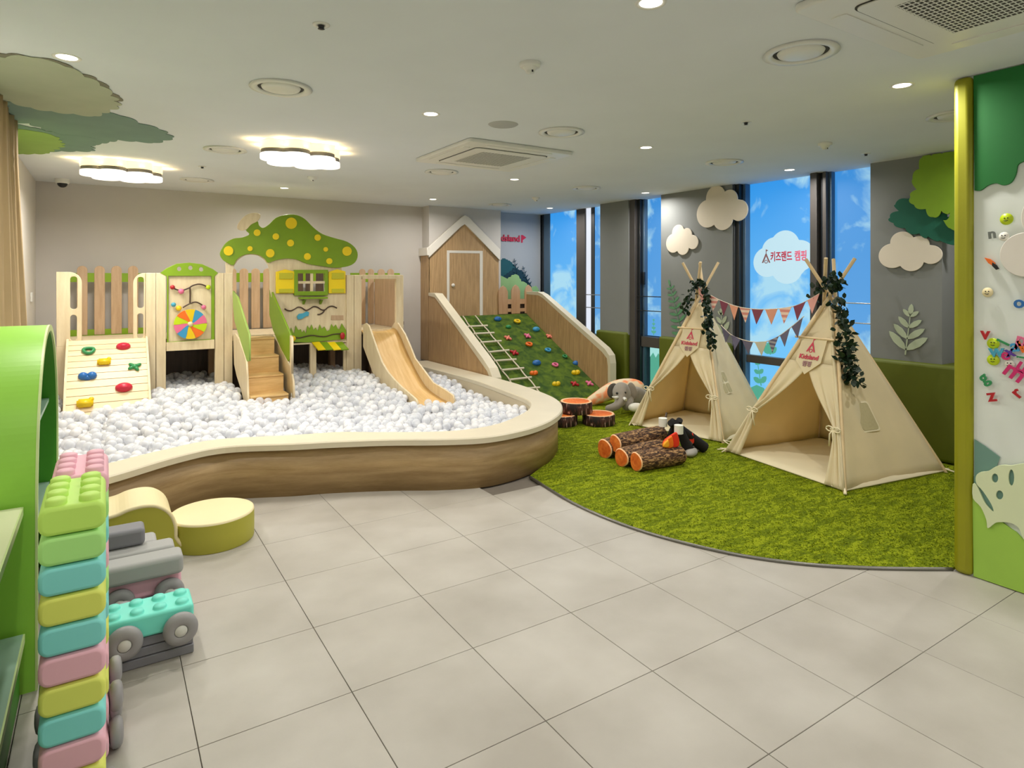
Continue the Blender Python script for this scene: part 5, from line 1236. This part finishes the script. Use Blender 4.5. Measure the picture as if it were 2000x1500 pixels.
def letter(ch, x, y, m, s, rot, lab):
    o = text('magnet_letter', ch, s, 'X', px(x, y, XW-.012), m, th=.008, rot=rot); tag(o, lab, 'magnet', 'letter magnets on the board')
for ch, x, y, c_, s_, r_, lab in (('v', 1925, 652, 'crimson', .085, 0, 'red letter v magnet'), ('w', 1947, 686, 'sky', .085, .1, 'teal letter w magnet'), ('g', 1921, 738, 'green', .08, .7, 'green letter g magnet'), ('z', 1937, 773, 'crimson', .085, .25, 'red letter z magnet, lowest on the board'),
                              ('n', 1938, 457, 'pen', .07, .1, 'grey letter n magnet near the top of the board'), ('o', 1991, 591, 'blue', .08, 0, 'blue letter o magnet'), ('m', 1983, 727, 'magenta', .11, -.55, 'dark pink letter m magnet'), ('u', 1998, 715, 'magenta', .09, -.5, 'dark pink letter u magnet'),
                              ('r', 1986, 767, 'crimson', .08, .9, 'red letter r magnet lying on its side'), ('e', 1964, 693, 'magenta', .075, .2, 'pink letter e magnet'), ('x', 1973, 687, 'purple', .075, .3, 'purple letter x magnet'), ('a', 1982, 676, 'cyan', .08, .2, 'light blue letter a magnet'),
                              ('p', 1996, 664, 'pink', .09, -.2, 'pink letter p magnet by the right edge'), ('k', 2000, 677, 'orange', .08, .4, 'orange letter k magnet by the right edge'), ('l', 1961, 669, 'green', .075, 1.1, 'thin green letter l magnet'), ('i', 1997, 698, 'green', .06, 1.5, 'short dark green letter magnet at the right edge')):
    letter(ch, x, y, 'pen_marks' if c_ == 'pen' else 'gloss_'+c_, s_, r_, lab)
def disc_magnet(x, y, m, r, lab, e=1):
    p = px(x, y, XW-.006); t = thing('picture_magnet', lab, 'magnet', p, 'picture magnets on the board')
    obj('body', G().lathe([(.0001, -.008), (r*.9, -.007), (r, 0)], p, 18, axis='X'), m, t)
    obj('dots', G().ball(p+Vector((-.009, .006, .005)), .003, 5).ball(p+Vector((-.009, -.007, .005)), .003, 5).tube([p+Vector((-.01, .008, -.006)), p+Vector((-.01, 0, -.01)), p+Vector((-.01, -.008, -.006))], .0015, 5), 'black', t)
disc_magnet(1966, 428, 'gloss_lime', .028, 'yellow smiley magnet at the top of the board'); disc_magnet(1940, 671, 'gloss_lime', .027, 'upper yellow chick magnet, above the teal w'); disc_magnet(1940, 703, 'gloss_lime', .027, 'lower yellow chick magnet, below the teal w')
disc_magnet(1929, 571, 'seat_cream', .024, 'cream round magnet above the red v'); disc_magnet(1961, 462, 'plush_white', .022, 'white panda like magnet beside the grey n'); disc_magnet(1972, 711, 'plush_white', .02, 'small white magnet among the pink letters')
t = thing('picture_magnet', 'orange and black fox shaped magnet, second row of the board', 'magnet', px(1937, 513, XW-.006), 'picture magnets on the board')
plate('fox_body', [xw([(1922, 503), (1934, 506), (1944, 514), (1940, 520), (1930, 514)], .01)], 'X', .008, 'gloss_orange', t, .001); plate('fox_tail', [xw([(1938, 512), (1946, 518), (1951, 525), (1945, 527), (1937, 519)], .011)], 'X', .008, 'black', t, .001)

# ================================================================== LEFT FOREGROUND
# green arch shelf
az, ayc, arx = 1.285, 3.475, .62
ar = thing('arch_shelf', 'big lime green arched shelf unit along the left wall', 'shelf unit', (-.4, ayc, 0))
def archpts(r, inset=0, n=80):
    z0 = az-r-0.0; return [(ayc-r, 0)]+[(ayc-r*math.cos(PI*i/n), (az-arx)+r*math.sin(PI*i/n)) for i in range(n+1)]+[(ayc+r, 0)]
def shell(r0, r1, x0, x1, name, m):
    o_ = archpts(r0); i_ = archpts(r1); g = G(); k = len(o_); vs = [(x, a, b) for x in (x0, x1) for a, b in o_]+[(x, a, b) for x in (x0, x1) for a, b in i_]
    for q in range(k-1):
        g_ = [(q, q+1, k+q+1, k+q), (2*k+q, 3*k+q, 3*k+q+1, 2*k+q+1), (k+q, k+q+1, 3*k+q+1, 3*k+q), (q, 2*k+q, 2*k+q+1, q+1)]
        if q == 0: base = g_
        else: base += g_
    g.add(vs, base, 0, False); return obj(name, g, m, ar)
shell(arx, arx-.022, -.6, -.21, 'outer_shell', 'shelf_lime'); shell(arx-.0225, arx-.03, -.6, -.2105, 'inner_shell', 'shelf_inner')
shell(arx+.001, arx-.026, -.2105, -.203, 'edge_band', 'shelf_edge')
for z in (.42, .86): 
    hw = arx-.035 if z < az-arx else math.sqrt(max(.01, (arx-.035)**2-(z-(az-arx))**2))
    obj('shelf_board', G().box((-.59, ayc-hw, z), (-.24, ayc+hw, z+.018)), 'shelf_board_teal', ar)
# shelf boards in front of it
lo = thing('low_shelf', 'low shelf with pale cream and teal boards in front of the green arch', 'shelf unit', (-.4, 2.3, 0))
e1 = pz(43, 990, .58)
bX = -.24
def board_at(px_, py_, name, m):
    p = px(px_, py_, bX) if False else None
# the two board corners lie where their front edges meet the arch side
for (cx_, cy_, m_, nm) in ((43, 990, 'shelf_board', 'upper_board'), (46, 1238, 'shelf_board_teal', 'lower_board')):
    d = ray(cx_, cy_); t_ = 2.835/d.y; p = Vector((d.x*t_, 2.835, H+d.z*t_))
    obj(nm, G().box((-.6, .2, p.z-.03), (p.x, 2.835, p.z), bev=.002), m_, lo)
    obj('edge_strip', G().box((p.x-.001, .2, p.z-.03), (p.x+.004, 2.835, p.z-.001)), 'shelf_edge', lo)
obj('shade_panel', G().box((p.x-.03, .2, 0), (p.x-.012, 2.835, p.z-.03)), 'shelf_inner', lo); obj('base', G().box((-.6, .2, 0), (p.x-.03, 2.835, .05)), 'shelf_inner', lo)  # dark front panel is added to give the shade beside the shelf

# soft bricks with studs
def brick(nx, ny, w, l, h, m, name='toy_brick'):
    g = G(); r = h*.34
    bm = bmesh.new(); bmesh.ops.create_cube(bm, size=1, matrix=Matrix.Translation((0, 0, h/2)) @ Matrix.Diagonal((w, l, h*.97, 1)))
    ed = [e for e in bm.edges if abs(e.verts[0].co.y-e.verts[1].co.y) > .5*l]
    bmesh.ops.bevel(bm, geom=ed, offset=r, segments=5, affect='EDGES', profile=.5)
    es = [e for e in bm.edges if abs(e.verts[0].co.y-e.verts[1].co.y) < 1e-5]
    bmesh.ops.bevel(bm, geom=es, offset=.011, segments=2, affect='EDGES', profile=.5)
    g.bm(bm, 0, 'auto')
    body = g.mesh(name, m)
    s = []
    for i in range(nx):
        for j in range(ny):
            cx_, cy_ = (i-(nx-1)/2)*w/nx, (j-(ny-1)/2)*l/ny
            s.append((cx_, cy_))
    return body, (G().lathe([(w*.17, h*.9), (w*.165, h+.010), (w*.13, h+.014), (.0001, h+.0145)], (0, 0, 0), 18).mesh('stud', m), s)
BH = .0802
cols = ['brick_yellow', 'brick_pink', 'brick_blue', 'brick_yellow', 'brick_pink', 'brick_blue', 'brick_yellow', 'brick_blue', 'brick_green', 'brick_lime']
cols = ['brick_yellow', 'brick_pink', 'brick_blue', 'brick_yellow', 'brick_pink', 'brick_blue', 'brick_yellow', 'brick_blue', 'brick_green', 'brick_lime']
cn = {'brick_yellow': 'yellow', 'brick_pink': 'pink', 'brick_blue': 'sky blue', 'brick_green': 'light green', 'brick_lime': 'lime green', 'brick_teal': 'mint', 'brick_grey': 'grey'}
order = ['lowest', 'second from the bottom', 'third from the bottom', 'fourth from the bottom', 'fifth from the bottom', 'sixth from the bottom', 'fifth from the top', 'fourth from the top', 'third from the top', 'second from the top', 'topmost']
cols = ['brick_blue', 'brick_yellow', 'brick_pink', 'brick_blue', 'brick_yellow', 'brick_pink', 'brick_blue', 'brick_yellow', 'brick_blue', 'brick_green', 'brick_lime']
BM = {}
def put_brick(x, y, z, m, lab, grp, tall=1):
    if m not in BM: BM[m] = brick(2, 4, .152, .285, BH, m)
    t = thing('toy_brick', lab, 'toy brick', (x, y, z), grp); link('body', BM[m][0], t, True)
    if tall:
        for a_, b_ in BM[m][1][1]: o = link('stud', BM[m][1][0], t, True); o.location = (a_, b_, 0)
for i, c_ in enumerate(cols):
    put_brick(-.072, 2.212, i*BH+.001, c_, cn[c_]+' soft brick, '+order[i]+' in the near brick stack', 'near stack of soft bricks', i == 10)
c2 = ['brick_pink', 'brick_blue', 'brick_yellow', 'brick_pink', 'brick_yellow', 'brick_blue', 'brick_green', 'brick_pink', 'brick_blue', 'brick_green', 'brick_pink']
def wheel_mesh(r=.05, w=.036): return G().lathe([(r*.36, -w/2+.004), (r*.42, -w/2-.002), (r*.8, -w/2+.002), (r*.97, -w/4), (r, 0), (r*.97, w/4), (r*.8, w/2-.002), (r*.42, w/2+.002), (r*.36, w/2-.004)], (0, 0, 0), 28, axis='X').mesh('wheel', 'wheel_grey')
wm = wheel_mesh(.046); hm = G().lathe([(.0001, -.014), (.017, -.012), (.017, .012), (.0001, .014)], (0, 0, 0), 18, axis='X').mesh('hub', 'hub_white')
for i, c_ in enumerate(c2):
    if i < 2: continue
    put_brick(-.064, 2.512, i*BH+.001, c_, cn[c_]+' soft brick, '+order[i]+' in the far brick stack', 'far stack of soft bricks', i == 10)
for i in range(2):
    t = thing('toy_car_brick', ('lower' if i == 0 else 'upper')+' wheeled brick at the foot of the far brick stack', 'toy car', (-.064, 2.45+.05*i, i*.088+.002), 'wheeled bricks in the far stack')
    if 'brick_pink' in BM: link('body', BM['brick_pink'][0], t, True)
    for sx in (-1, 1):
        for sy in (-.075, .085):
            o = link('wheel', wm, t, True); o.location = (sx*.096, sy, .044)
# the near wheels belong to a brick placed beside the stack
for i in range(1):
    t = thing('toy_car_brick', 'wheeled brick beside the foot of the near brick stack', 'toy car', (-.05, 2.0, .002)); 
    o = link('wheel', wm, t, True); o.location = (.062, .13, .046); o = link('wheel', wm, t, True); o.location = (.062, -.0, .046)
    obj('axle', G().cyl((-.0, 2.13, .048), (.03, 2.13, .048), .008).cyl((-.0, 2.0, .048), (.03, 2.0, .048), .008), 'wheel_grey', t)
    for q in (0, .13):
        o = link('wheel', wm, t, True); o.location = (-.15, q, .046)

# slabs, mint car, pink car and the grey blocks
for i in range(3):
    x0 = -.14
    tag(obj('foam_slab', G().box((x0, 2.805+.004*i, .001+i*.036), (.300-.002*i, 2.99, .035+i*.036), bev=.003), 'slab_grey'), 'dark grey flat slab, '+['lowest', 'middle', 'top'][i]+' of the three under the mint car', 'slab', 'grey slabs under the mint car')
def car(x0, x1, y0, y1, z, m, lab, wr_, hubs=True):
    t = thing('toy_car', lab, 'toy car', ((x0+x1)/2, (y0+y1)/2, z))
    h = .085
    obj('body', G().box((x0, y0, z), (x1, y1, z+h), bev=.012), m, t)
    g = G(); nx = 4
    for i in range(nx):
        for j in range(2):
            c_ = (x0+(i+.5)*(x1-x0)/nx, y0+(j+.5)*(y1-y0)/2); g = G(); g.lathe([(.03, h-.0005), (.028, h-.003), (.026, h-.003), (.024, h+.006), (.02, h+.012), (.0001, h+.013)], (c_[0], c_[1], z), 20)
            obj('stud', g, m, t)
    w_ = G().lathe([(wr_*.38, -.022), (wr_*.45, -.026), (wr_*.8, -.022), (wr_*.97, -.012), (wr_, 0), (wr_*.97, .012), (wr_*.8, .022), (wr_*.4, .024)], (0, 0, 0), 32, axis='Y').mesh('wheel', 'wheel_grey')
    hb = G().lathe([(.0001, -.024), (wr_*.34, -.024), (wr_*.38, -.018), (wr_*.38, .0)], (0, 0, 0), 22, axis='Y').mesh('hub', 'hub_white')
    L_ = x1-x0
    for xx in (x0+L_*.235, x1-L_*.16):
        for yy_, s_ in ((y0-.026, 1), (y1+.026, -1)):
            o = link('wheel', w_, t, True); o.location = Vector((xx, yy_, z+.012))-t.location+Vector((0, 0, 0)); o.scale = (1, s_, 1)
            h_ = link('hub', hb, o, True)
    return t
car(-.01, .300, 2.80, 2.965, .112, 'brick_teal', 'mint green studded toy car with grey wheels on the dark slabs', .062)
car(-.02, .29, 3.18, 3.33, .10, 'brick_pink', 'pink toy car with grey wheels behind the mint car', .06)
tag(obj('foam_slab', G().box((-.14, 3.10, .001), (.29, 3.38, .038), bev=.004), 'slab_grey'), 'grey slab under the pink car', 'slab')
def gblock(a, b, lab, m='brick_grey', bev=.02): tag(obj('foam_block', G().box(a, b, bev=bev), m), lab, 'foam block', 'grey foam blocks')
gblock((-.14, 3.13, .19), (.295, 3.25, .275), 'big grey foam block lying on the pink car')
gblock((-.14, 3.29, .19), (.275, 3.41, .265), 'grey foam block just behind the biggest one')
gblock((-.14, 3.48, .001), (.215, 3.62, .235), 'pale grey block standing behind, in front of the cream sofa')
gblock((-.14, 3.36, .266), (.158, 3.48, .345), 'dark grey short block on top of the grey blocks', 'slab_grey', .018)
# small sofa
prof = smooth_loop([(.322, 0, 0), (.322, .10, 0), (.318, .17, 0), (.292, .235, 0), (.24, .28, 0), (.18, .295, 0), (.11, .29, 0), (.05, .272, 0), (-.02, .268, 0), (-.1, .29, 0), (-.2, .32, 0), (-.2, 0, 0)], 4)
pp = [(p.x, max(p.y, .001)) for p in prof]
so = thing('kids_sofa', 'cream topped soft sofa with olive sides beside the pit wall', 'sofa', (.08, 4.0, 0))
obj('olive_side', G().prism(pp, 3.83, 3.845, 'Y'), 'seat_olive', so)
obj('cushion', G().prism([(a*1.0, b) for a, b in pp], 3.845, 4.2, 'Y', smooth=False), 'seat_cream', so)
edge = [(a, b) for a, b in pp if b > .03]
obj('piping', G().tube([(a, 3.838, b) for a, b in edge], .011, 8), 'seat_cream', so)
# round stool
stl = thing('round_stool', 'low round stool with a cream top and olive side', 'stool', (.52, 3.97, 0))
r = .222; h = .165
obj('side', G().lathe([(r*.985, .001), (r, .01), (r*1.004, h*.5), (r, h-.012)], (.52, 3.97, 0), 56), 'seat_olive', stl)
obj('top', G().lathe([(r, h-.012), (r*.99, h-.003), (r*.95, h), (.0001, h+.003)], (.52, 3.97, 0), 56), 'seat_cream', stl)
